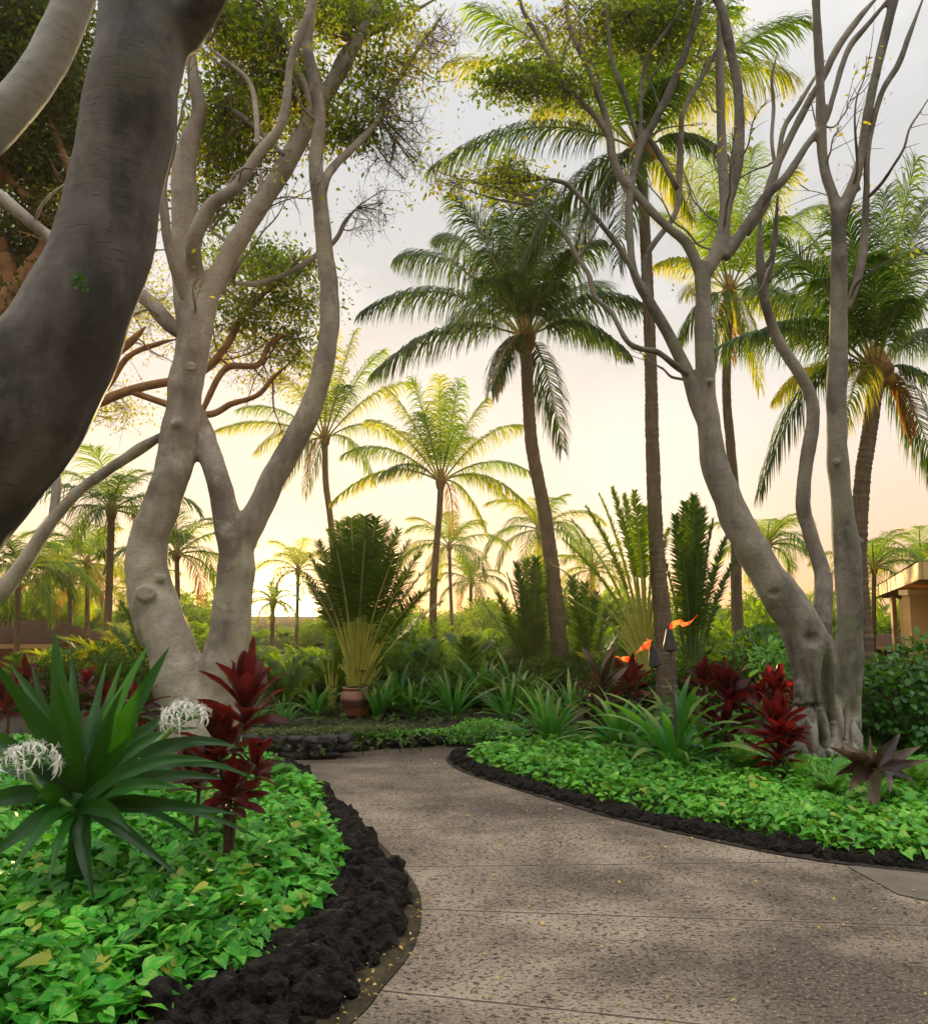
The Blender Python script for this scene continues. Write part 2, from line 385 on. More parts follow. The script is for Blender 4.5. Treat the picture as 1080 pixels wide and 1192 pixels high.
M['bark_l'] = bark('pale near bark', (.36,.35,.31), (.44,.42,.37), (.14,.13,.11), ring=1.4, bd=.006)
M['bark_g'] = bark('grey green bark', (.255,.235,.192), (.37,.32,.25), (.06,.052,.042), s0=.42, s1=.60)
M['bark_f'] = bark('near fig bark', (.12,.105,.088), (.22,.195,.16), (.016,.013,.010), ring=1.6, bd=.006, s0=.36, s1=.50)  # heavy dark blotches put the trunk's shaded black into its colour
M['bark_r'] = simple('sun reddened bark', (.22,.10,.04), (.42,.21,.09), 6, .8, .5, .01)  # low sun's orange is put into this bark colour
M['bark_t'] = simple('twig bark', (.16,.12,.09), (.32,.24,.18), 10, .8, .4, .005)
M['palm_trunk'] = palmbark('palm trunk bark', (.26,.20,.145), (.42,.33,.24), 34)
M['palm_trunk_far'] = palmbark('far palm trunk bark', (.20,.13,.08), (.36,.24,.14), 22)
M['soil'] = simple('dark soil', (.018,.014,.010), (.05,.038,.026), 5, .95, .8, .03)
M['lava'] = simple('lava rock', (.003,.0026,.0022), (.034,.027,.021), 16, .8, 1.0, .035, .15)
M['wallrock'] = simple('wall lava stone', (.018,.016,.016), (.055,.048,.045), 7, .75, .9, .02, .35)
M['ti_stem'] = simple('ti stem', (.05,.03,.022), (.13,.075,.05), 20, .7, .4)
M['white_fl'] = leafmat('white petal', (.80,.78,.70), (.90,.88,.82), (.95,.93,.8), .35, .5)
M['stalk'] = simple('green stalk', (.12,.26,.05), (.2,.36,.08), 6, .45, .1)
M['black'] = simple('dark metal', (.018,.016,.015), (.04,.036,.033), 12, .5, .3, .004)
M['bamboo'] = simple('worn torch pole', (.05,.045,.04), (.12,.105,.09), 12, .6, .3, .004)
M['plaster'] = simple('sunset tinted cream plaster', (.75,.42,.13), (.82,.50,.18), 4, .8, .2)  # orange sunset glow painted into the plaster colour
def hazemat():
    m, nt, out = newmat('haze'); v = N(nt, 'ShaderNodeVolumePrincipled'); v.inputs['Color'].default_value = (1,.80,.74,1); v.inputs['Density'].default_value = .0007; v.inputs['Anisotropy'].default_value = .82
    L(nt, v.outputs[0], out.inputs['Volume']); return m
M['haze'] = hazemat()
M['fascia'] = simple('sunset tinted cream board', (.80,.52,.20), (.85,.60,.26), 5, .6, .15)  # board colour carries the painted sunset glow as well
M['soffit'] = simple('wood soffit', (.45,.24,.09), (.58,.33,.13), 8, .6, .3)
M['redwall'] = simple('red painted boards', (.22,.04,.03), (.3,.07,.045), 5, .7, .3)
M['litter'] = leafmat('fallen leaf', (.12,.06,.02), (.62,.45,.09), (.5,.3,.05), .1, .7)
def shingle():
    m, nt, out = newmat('roof shingle'); pos = geo_pos(nt)
    b = N(nt, 'ShaderNodeTexBrick'); b.inputs['Scale'].default_value = 1; b.inputs['Mortar Size'].default_value = .02
    b.inputs['Brick Width'].default_value = .3; b.inputs['Row Height'].default_value = .12
    b.inputs['Color1'].default_value = (.05,.024,.016,1); b.inputs['Color2'].default_value = (.10,.045,.028,1); b.inputs['Mortar'].default_value = (.03,.018,.012,1)
    L(nt, mapv(nt, pos, (1,1,1), (math.radians(60),0,0)), b.inputs['Vector'])
    p = N(nt, 'ShaderNodeBsdfPrincipled'); L(nt, mixc(nt, ntex(nt, 3, 4, pos), b.outputs['Color'], (.07,.04,.025)), p.inputs['Base Color']); p.inputs['Roughness'].default_value = .95; p.inputs['Specular IOR Level'].default_value = .05
    L(nt, bump(nt, b.outputs['Fac'], -.5 if False else .5, .02), p.inputs['Normal']); L(nt, p.outputs[0], out.inputs[0]); return m
M['shingle'] = shingle()
def potmat():
    m, nt, out = newmat('glazed terracotta'); tc = N(nt, 'ShaderNodeTexCoord'); sep = N(nt, 'ShaderNodeSeparateXYZ'); L(nt, tc.outputs['Generated'], sep.inputs[0])
    n = ntex(nt, 6, 5, geo_pos(nt)); z = math_(nt, 'ADD', sep.outputs[2], math_(nt, 'MULTIPLY', n, .12))
    c = ramp(nt, z, [(.0, (.30,.10,.05)), (.30, (.26,.08,.04)), (.42, (.07,.025,.018)), (.66, (.09,.03,.02)), (.72, (.30,.14,.09)), (1, (.30,.14,.09))])
    p = N(nt, 'ShaderNodeBsdfPrincipled'); L(nt, c, p.inputs['Base Color']); p.inputs['Roughness'].default_value = .38
    L(nt, bump(nt, n, .2, .01), p.inputs['Normal']); L(nt, p.outputs[0], out.inputs[0]); return m
M['pot'] = potmat()
def emis(name, c1, c2, s):
    m, nt, out = newmat(name); e = N(nt, 'ShaderNodeEmission')
    L(nt, mixc(nt, ramp(nt, ntex(nt, 14, 4, geo_pos(nt)), [(.4, 0.0), (.62, 1.0)]), c1, c2), e.inputs[0]); e.inputs[1].default_value = s
    L(nt, e.outputs[0], out.inputs[0]); return m
M['flame'] = emis('flame', (1.0,.045,.006), (1.0,.26,.045), 1.35)
# joints across the path: two pixel points each
JOINTS = [((490,1158),(830,1194)), ((540,1060),(1080,1078)), ((480,1009),(900,1004)), ((470,966),(700,957)), ((430,937),(640,930)), ((430,912),(620,908))]
def concrete():
    m, nt, out = newmat('rock salt concrete'); pos = geo_pos(nt)
    big = ntex(nt, .62, 5, mapv(nt, pos, (.8, 1.3, 1), loc=(.9, .35, 0)), .62, .3)
    mid = ntex(nt, 2.6, 6, pos, .6, .3); fine = ntex(nt, 60, 5, pos, .7)
    col = mixc(nt, ramp(nt, mid, [(.3, 0.0), (.7, 1.0)]), (.24,.178,.122), (.41,.325,.232))
    col = mixc(nt, ramp(nt, big, [(.42, 0.0), (.60, .9)]), col, (.070,.050,.036))      # broad darker patches
    col = mixc(nt, ramp(nt, fine, [(.35, .45), (.65, 0.0)]), col, (.10,.08,.065))
    sp = ntex(nt, 62, 3, pos, .55)
    col = mixc(nt, ramp(nt, sp, [(.57, 0.0), (.66, .5)]), col, (.46,.36,.25))
    # salt pits: ragged dark holes, thicker in some places
    pv_ = mapv(nt, pos, (.62, 1.0, 1)); p1_ = ntex(nt, 48, 4, pv_, .6, .4); p2_ = ntex(nt, 85, 3, pv_, .55, .2)
    thr = math_(nt, 'ADD', math_(nt, 'MULTIPLY', mid, .10), math_(nt, 'MULTIPLY', big, .05))
    pit = ramp(nt, math_(nt, 'ADD', p1_, thr), [(.462, 1.0), (.490, 0.0)])
    pit = math_(nt, 'MAXIMUM', pit, math_(nt, 'MULTIPLY', ramp(nt, math_(nt, 'ADD', p2_, thr), [(.455, 1.0), (.48, 0.0)]), .8))
    col = mixc(nt, math_(nt, 'MULTIPLY', pit, .88), col, (.028,.022,.018))
    sep = N(nt, 'ShaderNodeSeparateXYZ'); L(nt, pos, sep.inputs[0]); jl = None
    for k, (a, b) in enumerate(JOINTS):
        A, B = G(*a), G(*b); n = Vector((-(B-A).y, (B-A).x, 0)).normalized(); c = n.dot(A)
        dd = N(nt, 'ShaderNodeVectorMath', operation='DOT_PRODUCT'); L(nt, pos, dd.inputs[0]); dd.inputs[1].default_value = n
        dist = math_(nt, 'ABSOLUTE', math_(nt, 'SUBTRACT', math_(nt, 'ADD', dd.outputs['Value'], math_(nt, 'MULTIPLY', math_(nt, 'SUBTRACT', ntex(nt, 5, 3, pos), .5), .012)), c))
        jl = dist if jl is None else math_(nt, 'MINIMUM', jl, dist)
    col = mixc(nt, ramp(nt, jl, [(.005, 0.0), (.008, .22), (.02, .12), (.04, 0.0)]), col, (.40,.33,.25))
    col = mixc(nt, ramp(nt, jl, [(.003, .9), (.0075, 0.0)]), col, (.03,.024,.02))
    p = N(nt, 'ShaderNodeBsdfPrincipled'); L(nt, col, p.inputs['Base Color']); p.inputs['Roughness'].default_value = .8; p.inputs['Specular IOR Level'].default_value = .3
    b = bump(nt, fine, .5, .006); b = bump(nt, math_(nt, 'SUBTRACT', 1.0, pit), .9, .012, b)
    b = bump(nt, ramp(nt, jl, [(.003, 0.0), (.008, 1.0)]), .8, .01, b)
    L(nt, b, p.inputs['Normal']); L(nt, p.outputs[0], out.inputs[0]); return m
M['concrete'] = concrete()
M['mud'] = simple('damp dirt edge', (.014,.012,.006), (.085,.062,.030), 9, .9, 1.0, .03)
def groundmat():
    m, nt, out = newmat('garden ground'); pos = geo_pos(nt)
    c = mixc(nt, ramp(nt, ntex(nt, 1.2, 6, pos), [(.4, 0.0), (.6, 1.0)]), (.03,.024,.016), (.035,.06,.02))
    p = N(nt, 'ShaderNodeBsdfPrincipled'); L(nt, c, p.inputs['Base Color']); p.inputs['Roughness'].default_value = 1.0; p.inputs['Specular IOR Level'].default_value = 0.0
    L(nt, bump(nt, ntex(nt, 12, 6, pos), .8, .04), p.inputs['Normal']); L(nt, p.outputs[0], out.inputs[0]); return m
M['ground'] = groundmat()
# ------------------------------------------------------------------ world and sun
SUN_AZ = math.atan2(340-540, 950)      # from +Y, negative is left
SUN_EL = math.radians(5.0)
sd = Vector((math.sin(SUN_AZ)*math.cos(SUN_EL), math.cos(SUN_AZ)*math.cos(SUN_EL), math.sin(SUN_EL)))
GL = _ray(334, 706); glow = Vector(GL).normalized()
w = bpy.data.worlds.new('World'); sc.world = w; w.use_nodes = True; nt = w.node_tree; nt.nodes.clear()
wo = N(nt, 'ShaderNodeOutputWorld')
sky = N(nt, 'ShaderNodeTexSky', sky_type='NISHITA'); sky.sun_disc = False; sky.sun_elevation = SUN_EL; sky.sun_rotation = SUN_AZ
b1 = N(nt, 'ShaderNodeBackground'); L(nt, sky.outputs[0], b1.inputs[0]); b1.inputs[1].default_value = .12
tc = N(nt, 'ShaderNodeTexCoord'); dirv = tc.outputs['Generated']; sep = N(nt, 'ShaderNodeSeparateXYZ'); L(nt, dirv, sep.inputs[0])
z = sep.outputs[2]
cl = ntex(nt, 1.6, 6, mapv(nt, dirv, (1, 1, 3.4), loc=(.3, 0, .1)), .55, .35)
zz = math_(nt, 'ADD', z, math_(nt, 'MULTIPLY', math_(nt, 'SUBTRACT', cl, .5), .16))
base = ramp(nt, zz, [(.0, (.98,.52,.26)), (.06, (.90,.58,.40)), (.14, (.83,.64,.50)), (.25, (.74,.66,.58)), (.38, (.57,.555,.535)), (.62, (.60,.61,.62)), (1.0, (1.15,1.15,1.15))])
wh = ramp(nt, ntex(nt, 2.3, 5, mapv(nt, dirv, (1.3, 1, 2.2), loc=(1.1, .4, 0)), .55, .3), [(.50, 0.0), (.66, .75)])
wh = math_(nt, 'MULTIPLY', wh, ramp(nt, z, [(.12, .15), (.38, 1.0)]))
base = mixc(nt, wh, base, (.80,.77,.73))
# brightening towards the sun and overhead/behind
dt = N(nt, 'ShaderNodeVectorMath', operation='DOT_PRODUCT'); L(nt, dirv, dt.inputs[0]); dt.inputs[1].default_value = glow
dp = math_(nt, 'MAXIMUM', dt.outputs['Value'], 0.0)
g1 = math_(nt, 'POWER', dp, 45.0); g2 = math_(nt, 'POWER', dp, 300.0); g3 = math_(nt, 'POWER', dp, 2600.0)
def addc(a, f, c, s): 
    mm = mixc(nt, math_(nt, 'MULTIPLY', f, s), (0,0,0), c); return mixc(nt, 1.0, a, mm, 'ADD')
base = addc(base, g1, (1.0,.46,.16), .10); base = addc(base, g2, (1.0,.55,.16), 1.1)
dt2 = N(nt, 'ShaderNodeVectorMath', operation='DOT_PRODUCT'); L(nt, dirv, dt2.inputs[0]); dt2.inputs[1].default_value = Vector(_ray(770, 585)).normalized()
base = addc(base, math_(nt, 'POWER', math_(nt, 'MAXIMUM', dt2.outputs['Value'], 0.0), 170.0), (1.0,.76,.50), .22) 
gs = N(nt, 'ShaderNodeVectorMath', operation='SCALE'); 
g3s = math_(nt, 'MULTIPLY', g3, 22.0)
cc = N(nt, 'ShaderNodeCombineXYZ'); L(nt, g3s, cc.inputs[0]); L(nt, math_(nt, 'MULTIPLY', g3s, .8), cc.inputs[1]); L(nt, math_(nt, 'MULTIPLY', g3s, .45), cc.inputs[2])
va = N(nt, 'ShaderNodeVectorMath', operation='ADD'); L(nt, base, va.inputs[0]); L(nt, cc.outputs[0], va.inputs[1])
back = ramp(nt, math_(nt, 'MULTIPLY', sep.outputs[1], -1.0), [(.0, 0.0), (.5, 1.0)])
zen = ramp(nt, z, [(.62, 0.0), (.92, 1.0)])
lowb = math_(nt, 'MULTIPLY', back, ramp(nt, z, [(.15, 1.0), (.65, 0.0)]))     # the eastern sky opposite the sunset is dimmer
boost = math_(nt, 'ADD', math_(nt, 'SUBTRACT', 1.0, math_(nt, 'MULTIPLY', lowb, .55)), math_(nt, 'MULTIPLY', zen, 1.15))
b2 = N(nt, 'ShaderNodeBackground'); L(nt, va.outputs[0], b2.inputs[0]); L(nt, boost, b2.inputs[1])
mx = N(nt, 'ShaderNodeMixShader'); mx.inputs[0].default_value = .93; L(nt, b1.outputs[0], mx.inputs[1]); L(nt, b2.outputs[0], mx.inputs[2]); L(nt, mx.outputs[0], wo.inputs[0])
sl = bpy.data.lights.new('sun', 'SUN'); sl.energy = 5.0; sl.angle = math.radians(.6); sl.color = (1.0, .74, .36)
so = bpy.data.objects.new('sun', sl); COL.objects.link(so); so.rotation_euler = sd.to_track_quat('Z', 'Y').to_euler(); so.location = (-4, 20, 12)
sc.view_settings.view_transform = 'Standard'; sc.view_settings.look = 'None'; sc.view_settings.exposure = 0.42; sc.view_settings.gamma = 1
sc.cycles.use_denoising = True; sc.cycles.max_bounces = 6; sc.cycles.transparent_max_bounces = 8
sc.cycles.sample_clamp_indirect = 6; sc.cycles.sample_clamp_direct = 4
# ================================================================== ground, path and beds
def smooth_poly(pts, n): return [tuple(p) for p in catmull([(a[0], a[1], 0) for a in pts], n)[:, :2]]
gm = sheet('ground', [(-180,-40),(180,-40),(180,220),(-180,220)], -0.10, M['ground'])
Lpx = [(405,1196),(446,1150),(478,1110),(490,1075),(486,1035),(455,995),(405,948),(345,908),(300,893)]
Rpx = [(1110,1019),(1000,1008),(900,993),(800,972),(700,948),(600,918),(545,900),(524,888),(528,879),(570,872),(680,866),(800,861)]
Lw = [G(*p) for p in Lpx]; Rw = [G(*p) for p in Rpx]
left_edge = smooth_poly([(Lw[0].x-.45, Lw[0].y-.9)]+[(v.x, v.y) for v in Lw], 60)
right_edge = smooth_poly([(v.x, v.y) for v in Rw], 60)
back = [G(700,848), G(600,859), G(500,868), G(395,873), G(392,884), G(300,886), G(230,884)]
wx = lambda v: (v.x, v.y)
path_poly = [(-1.2,-3)] + [left_edge[0]] + left_edge[1:] + [wx(back[6]), wx(back[5]), wx(back[4]), wx(back[3]), wx(back[2]), wx(back[1]), wx(back[0]), (right_edge[-1][0]+.3, right_edge[-1][1]+.6)] + right_edge[::-1] + [(7.5, right_edge[0][1]-.5), (7.5,-3)]
sheet('garden_path', path_poly, 0.0, M['concrete'], skirt=.09)
# side slab at the right margin
sp_ = [wx(G(985,1009)), wx(G(1045,1042)), wx(G(1140,1062)), wx(G(1160,1010))]
M['slab'] = simple('grey side slab', (.10,.08,.06), (.19,.155,.12), 3, .85, .5, .006)
sheet('side_slab', sp_, 0.006, M['slab'])
# damp dirt rim between lava and concrete (left)
def offset(poly, d):
    out = []
    for i, p in enumerate(poly):
        a = poly[max(i-1, 0)]; b = poly[min(i+1, len(poly)-1)]; t = Vector((b[0]-a[0], b[1]-a[1])).normalized()
        out.append((p[0]-t.y*d, p[1]+t.x*d))
    return out
rim = left_edge; rim_in = offset(left_edge, .20)
def strip(name, A, B, za, zb, mat, wob=.02, seed=0, kind='structure'):
    n = len(A); rows = []
    for k in range(6):
        f = k/5; rows.append([(A[i][0]*(1-f)+B[i][0]*f, A[i][1]*(1-f)+B[i][1]*f, za*(1-f)+zb*f+wob*noise.noise(Vector((A[i][0]*6+k, A[i][1]*6, seed)))*(0 < k)) for i in range(n)])
    mb = MB(); mb.grid(np.array(rows), .5); o = mb.build(name, mat); o['kind'] = kind; return o
strip('dirt_rim', rim, rim_in, .006, .03, M['mud'], .03)
# ---- left bed leaf polygon
LB = [G(*p, .05) for p in [(322,889),(352,906),(384,945),(400,990),(399,1022),(374,1062),(330,1105),(272,1150),(200,1192),(90,1250)]]
lb_poly = smooth_poly([wx(v) for v in LB], 50) + [(-3.2,1.9),(-7,2.6),(-8,9.4),(-3.5,9.6),(-2.3,8.9)]
RB = [G(*p, .05) for p in [(1120,1003),(1040,999),(960,988),(880,972),(800,955),(720,937),(650,918),(590,900),(556,889),(546,880),(565,873),(640,868),(700,864)]]
rb_poly = smooth_poly([wx(v) for v in RB], 60) + [(2.0,10.6),(5.2,10.2),(6.5,8.0),(6.0,5.3)]
def mound(name, poly, hfun, mat, res=.16):
    xs = [p[0] for p in poly]; ys = [p[1] for p in poly]
    X = np.arange(min(xs)-.5, max(xs)+.5, res); Y = np.arange(min(ys)-.5, max(ys)+.5, res)
    gx, gy = np.meshgrid(X, Y); z = hfun(gx.ravel(), gy.ravel()).reshape(gx.shape)
    mb = MB(); mb.grid(np.stack([gx, gy, z], 2), .5); o = mb.build(name, mat); o['kind'] = 'structure'; return o
def hbed(poly, h, ramp_=.35):
    def f(x, y):
        ins = in_poly(x, y, poly); d = edge_dist(x, y, poly)
        n = np.array([noise.noise(Vector((a*1.7, b*1.7, 3.1))) for a, b in zip(x, y)]) if len(x) < 60000 else 0
        return np.where(ins, .015+h*np.clip(d/ramp_, 0, 1)*(1+.35*n), -.06-np.clip(d, 0, .5)*.1)
    return f
mound('left_bed_soil', lb_poly, hbed(lb_poly, .07), M['soil'])
mound('right_bed_soil', rb_poly, hbed(rb_poly, .07), M['soil'])
def groundcover(name, poly, n, size, h, mat, label, seed, ramp_=.28, ycap=99, near_bias=0.0, heart=.16, width=.40, pad=.0, bias_p=1.0):
    rng = np.random.default_rng(seed)
    xs = np.array([p[0] for p in poly]); ys = np.array([p[1] for p in poly]); X = []; Y = []
    while len(X) < n:
        x = rng.uniform(max(xs.min(), -5.5), xs.max(), n*2); y = rng.uniform(ys.min(), min(ys.max(), ycap), n*2)
        ok = in_poly(x, y, poly) & (np.abs(x) < y*.75+.6)
        if near_bias: ok &= rng.random(n*2) < np.clip((near_bias/np.maximum(y, .5))**bias_p, 0, 1)
        X += list(x[ok]); Y += list(y[ok])
    x = np.array(X[:n]); y = np.array(Y[:n]); d = edge_dist(x, y, poly)
    nn = np.array([noise.noise(Vector((a*2.6, b*2.6, seed)))+.5*noise.noise(Vector((a*7, b*7, seed))) for a, b in zip(x, y)])
    top = h*(.30+.70*np.sqrt(np.clip(d/ramp_, 0, 1)))*(1+.45*nn)
    layer = rng.random(n)**.55
    z = .02+top*layer+rng.uniform(0, .02, n)
    pos = np.stack([x, y, z], 1)
    az = rng.uniform(0, 2*math.pi, n)
    tilt = rng.normal(-.15, .35, n)
    Yd = np.stack([np.cos(az)*np.cos(tilt), np.sin(az)*np.cos(tilt), np.sin(tilt)], 1)
    Nn = np.stack([rng.normal(0, .33, n), rng.normal(-.12, .33, n), np.ones(n)], 1)
    sz = size*rng.uniform(.45, 1.35, n)*(1-.35*(1-layer))
    mb = MB(); prof = [.55, 1.0, .92, .66, .34, .03]
    leaves(mb, pos, Yd, Nn, sz, rows=6, prof=prof, fold=.28, bend=.28, heart=heart, width=width)
    # leaf stalks
    k = n//3; a = pos[:k]; b = a-Yd[:k]*.03+np.array([0, 0, -.07]); 
    tubes_bulk(mb, b, (a+b)/2, a, np.full(k, .0022), np.full(k, .0016), k=2, m=4)
    o = mb.build(name, mat); tag(o, label, 'ground cover', kind='stuff'); return o
groundcover('pothos_groundcover', lb_poly, 19000, .086, .20, M['pothos'], 'low bed of variegated heart shaped leaves', 11, near_bias=3.2, bias_p=1.1)
groundcover('pothos_groundcover', rb_poly, 24000, .072, .17, M['ivy'], 'low green ground cover right of the path', 12, near_bias=5.2, ramp_=.22, bias_p=.8)
BBp = [(-8,9.6),(-3,9.3)]+[wx(G(300,882,.1)), wx(G(392,874,.1)), wx(G(470,868,.1)), wx(G(600,860,.1)), (1.4,11.2),(4,11.6),(8,12),(8,14),(-8,14)]
groundcover('back_bed_cover', BBp, 9000, .075, .16, M['moss_d'], 'low mossy green plants covering the back bed', 13, ramp_=.2, heart=.0, width=.3)
# ---- lava rubble edging
def rock_template(sub, seed):
    import bmesh
    bm = bmesh.new(); bmesh.ops.create_icosphere(bm, subdivisions=sub, radius=1); r = random.Random(seed)
    off = Vector((r.random()*50, r.random()*50, r.random()*50))
    for v in bm.verts:
        k = 1+.45*noise.noise(v.co*1.2+off)+.36*abs(noise.noise(v.co*2.9+off))+.26*noise.noise(v.co*6.3+off); v.co *= k
    V = np.array([v.co[:] for v in bm.verts]); Fc = np.array([[v.index for v in f.verts]+[f.verts[2].index] for f in bm.faces]); bm.free()
    return V, Fc
def tri_mesh(name, V, T, mat, smooth=False):
    me = bpy.data.meshes.new(name); me.vertices.add(len(V)); me.vertices.foreach_set('co', V.astype(np.float32).ravel())
    T = T[:, :3].astype(np.int32); me.loops.add(T.size); me.loops.foreach_set('vertex_index', T.ravel())
    me.polygons.add(len(T)); me.polygons.foreach_set('loop_start', np.arange(0, T.size, 3, dtype=np.int32)); me.polygons.foreach_set('use_smooth', np.full(len(T), smooth))
    me.update(calc_edges=True); me.materials.append(mat); return me
def rubble(name, spots, mat, label, seed):
    rng = np.random.default_rng(seed); T2 = [rock_template(3, k) for k in range(5)]; T1 = [rock_template(2, k+9) for k in range(5)]
    Vs = []; Ts = []; n = 0
    for (x, y, z, s) in spots:
        V, Fc = (T2 if y < 5.2 and s > .028 else T1)[rng.integers(5)]
        R = np.array(Matrix.Rotation(rng.uniform(0, 6.28), 3, rdir(1)[0])); sv = s*rng.uniform(.7, 1.3, 3)
        X = (V*sv)@R.T+np.array([x, y, z]); Vs.append(X); Ts.append(Fc+n); n += len(V)
    o = bpy.data.objects.new(name, tri_mesh(name, np.concatenate(Vs), np.concatenate(Ts), mat)); COL.objects.link(o); tag(o, label, 'rocks', kind='stuff'); return o
def band_spots(A, B, n, rng, s0, s1, zfun):
    out = []
    A = np.array(A); B = np.array(B)
    seg = np.linalg.norm(np.diff(A, axis=0), axis=1); cum = np.concatenate([[0], np.cumsum(seg)])
    for _ in range(n):
        t = rng.uniform(0, cum[-1]); f = rng.random()
        a = np.array([np.interp(t, cum, A[:, 0]), np.interp(t, cum, A[:, 1])]); b = np.array([np.interp(t, cum, B[:, 0]), np.interp(t, cum, B[:, 1])])
        p = a*(1-f)+b*f; s = rng.uniform(s0, s1)*(1 if rng.random() < .8 else 1.5)
        out.append((p[0], p[1], zfun(f)*rng.uniform(.4, 1)+s*.2, s))
    return out
rng = np.random.default_rng(5)
lava_in = [ (p[0], p[1]) for p in smooth_poly([wx(v) for v in [G(*p) for p in [(60,1230),(235,1165),(320,1122),(372,1075),(395,1030),(398,985),(380,945),(352,912),(318,896)]]], 60)]
lava_out = offset(left_edge, .12)
sp1 = band_spots(lava_out, lava_in, 1900, rng, .012, .058, lambda f: .005+.075*math.sin(math.pi*min(1, f*.8+.05)))
rubble('lava_rubble', sp1, M['lava'], 'black lava rubble edging the left bed', 3)
strip('lava_bed', lava_out, lava_in, .012, .03, M['soil'], .02, 2)
# twigs and yellow leaves caught in the rubble are part of the litter below
ro = right_edge; ri = offset(right_edge, -.15)
sp2 = band_spots(offset(right_edge, -.03)[:50], ri[:50], 1300, rng, .010, .036, lambda f: .01+.04*f)
rubble('lava_rubble', sp2, M['lava'], 'black lava rubble edging the right bed', 4)
strip('lava_bed', offset(right_edge, .03), offset(right_edge, -.3), .008, .03, M['soil'], .01, 5)
# ---- litter
def litter(name, n, fn, label, s=.018):
    pos = []; 
    while len(pos) < n:
        q = fn()
        if q: pos.append(q)
    pos = np.array(pos); mb = MB(); rngl = np.random.default_rng(n)
    leaves(mb, pos, np.stack([rngl.normal(size=n), rngl.normal(size=n), rngl.normal(0, .15, n)], 1), np.stack([rngl.normal(0, .3, n), rngl.normal(0, .3, n), np.ones(n)], 1), s*rngl.uniform(.5, 1.7, n), rows=4, fold=.3, bend=.3, width=.3)
    tag(mb.build(name, M['litter']), label, 'leaf litter', kind='stuff')
def onpath():
    y = random.uniform(2.6, 9.2); x = random.uniform(-1.6, 3.4)
    if in_poly(np.array([x]), np.array([y]), path_poly)[0]:
        dR = edge_dist(np.array([x]), np.array([y]), right_edge)[0]
        if random.random() < .25+.9*math.exp(-dR*2.2): return (x, y, .012)
litter('leaf_litter', 420, onpath, 'small fallen leaves scattered on the path')
def onrim():
    i = random.randrange(len(left_edge)); f = random.random(); return (rim[i][0]*(1-f)+rim_in[i][0]*f+random.gauss(0, .03), rim[i][1]*(1-f)+rim_in[i][1]*f+random.gauss(0, .03), .035)
litter('leaf_litter', 260, onrim, 'fallen leaves on the dirt rim of the left bed', .016)
# ---- low rock wall and back edging
def stone_wall(name, a, b, z0, hgt, thick, label):
    t = thing(name, label, 'wall', ((a[0]+b[0])/2, (a[1]+b[1])/2, z0))
    rngw = np.random.default_rng(21); T2 = [rock_template(3, k+30) for k in range(6)]
    d = Vector((b[0]-a[0], b[1]-a[1])); Ln = d.length; d.normalize(); nrm = Vector((-d.y, d.x))
    Vs = []; Ts = []; n = 0; rows = 3
    for r in range(rows):
        x = -.04
        while x < Ln:
            wd = rngw.uniform(.09, .24); V, Fc = T2[rngw.integers(6)]; hh = hgt/rows
            for side in (0, 1):
                cx = a[0]+d.x*(x+wd/2)+nrm.x*(thick*side*.8+.04); cy = a[1]+d.y*(x+wd/2)+nrm.y*(thick*side*.8+.04)
                X = V*np.array([wd*.54, .10, hh*.66]); ang = math.atan2(d.y, d.x); R = np.array(Matrix.Rotation(ang, 3, 'Z'))
                Vs.append(X@R.T+np.array([cx, cy, z0+hh*(r+.5)+rngw.normal(0, .008)])); Ts.append(Fc+n); n += len(V)
            x += wd*.97
    me = tri_mesh('stones', np.concatenate(Vs)-np.array(t['_w']), np.concatenate(Ts), M['wallrock'], True); o = bpy.data.objects.new('stones', me); COL.objects.link(o); o.parent = t
    mb = MB(); c = ((a[0]+b[0])/2+nrm.x*thick*.45, (a[1]+b[1])/2+nrm.y*thick*.45, z0+hgt*.48); mb.box(c, (Ln*.98, thick*.9, hgt*.94), math.atan2(d.y, d.x)); mb.build('core', M['soil'], t, False)
    return t
wa, wb = G(285,885), G(394,882)
stone_wall('stone_wall', (wa.x-.9, wa.y), (wb.x, wb.y), 0, .225, .5, 'low black lava stone wall at the far bend of the path')
tub = [wx(v) for v in (G(394,876), G(440,872), G(500,869), G(560,864), G(610,859), G(690,852))]
bs = smooth_poly(tub, 40); sp3 = band_spots(bs, offset(bs, .18), 420, rng, .03, .06, lambda f: .05)
rubble('lava_edging', sp3, M['lava'], 'dark lava kerb in front of the back bed', 8)
# back bed soil: from wall back to the far garden
bb = [(wa.x-6, wa.y+.05), (wa.x-.9, wa.y+.1), (wb.x-.02, wb.y+.1)] + [(x, y+.12) for x, y in bs] + [(5, 11.6), (9, 11), (12, 14), (12, 22), (-12, 22), (-12, 9)]
sheet('back_bed_soil', bb, .10, M['soil'], skirt=.15)
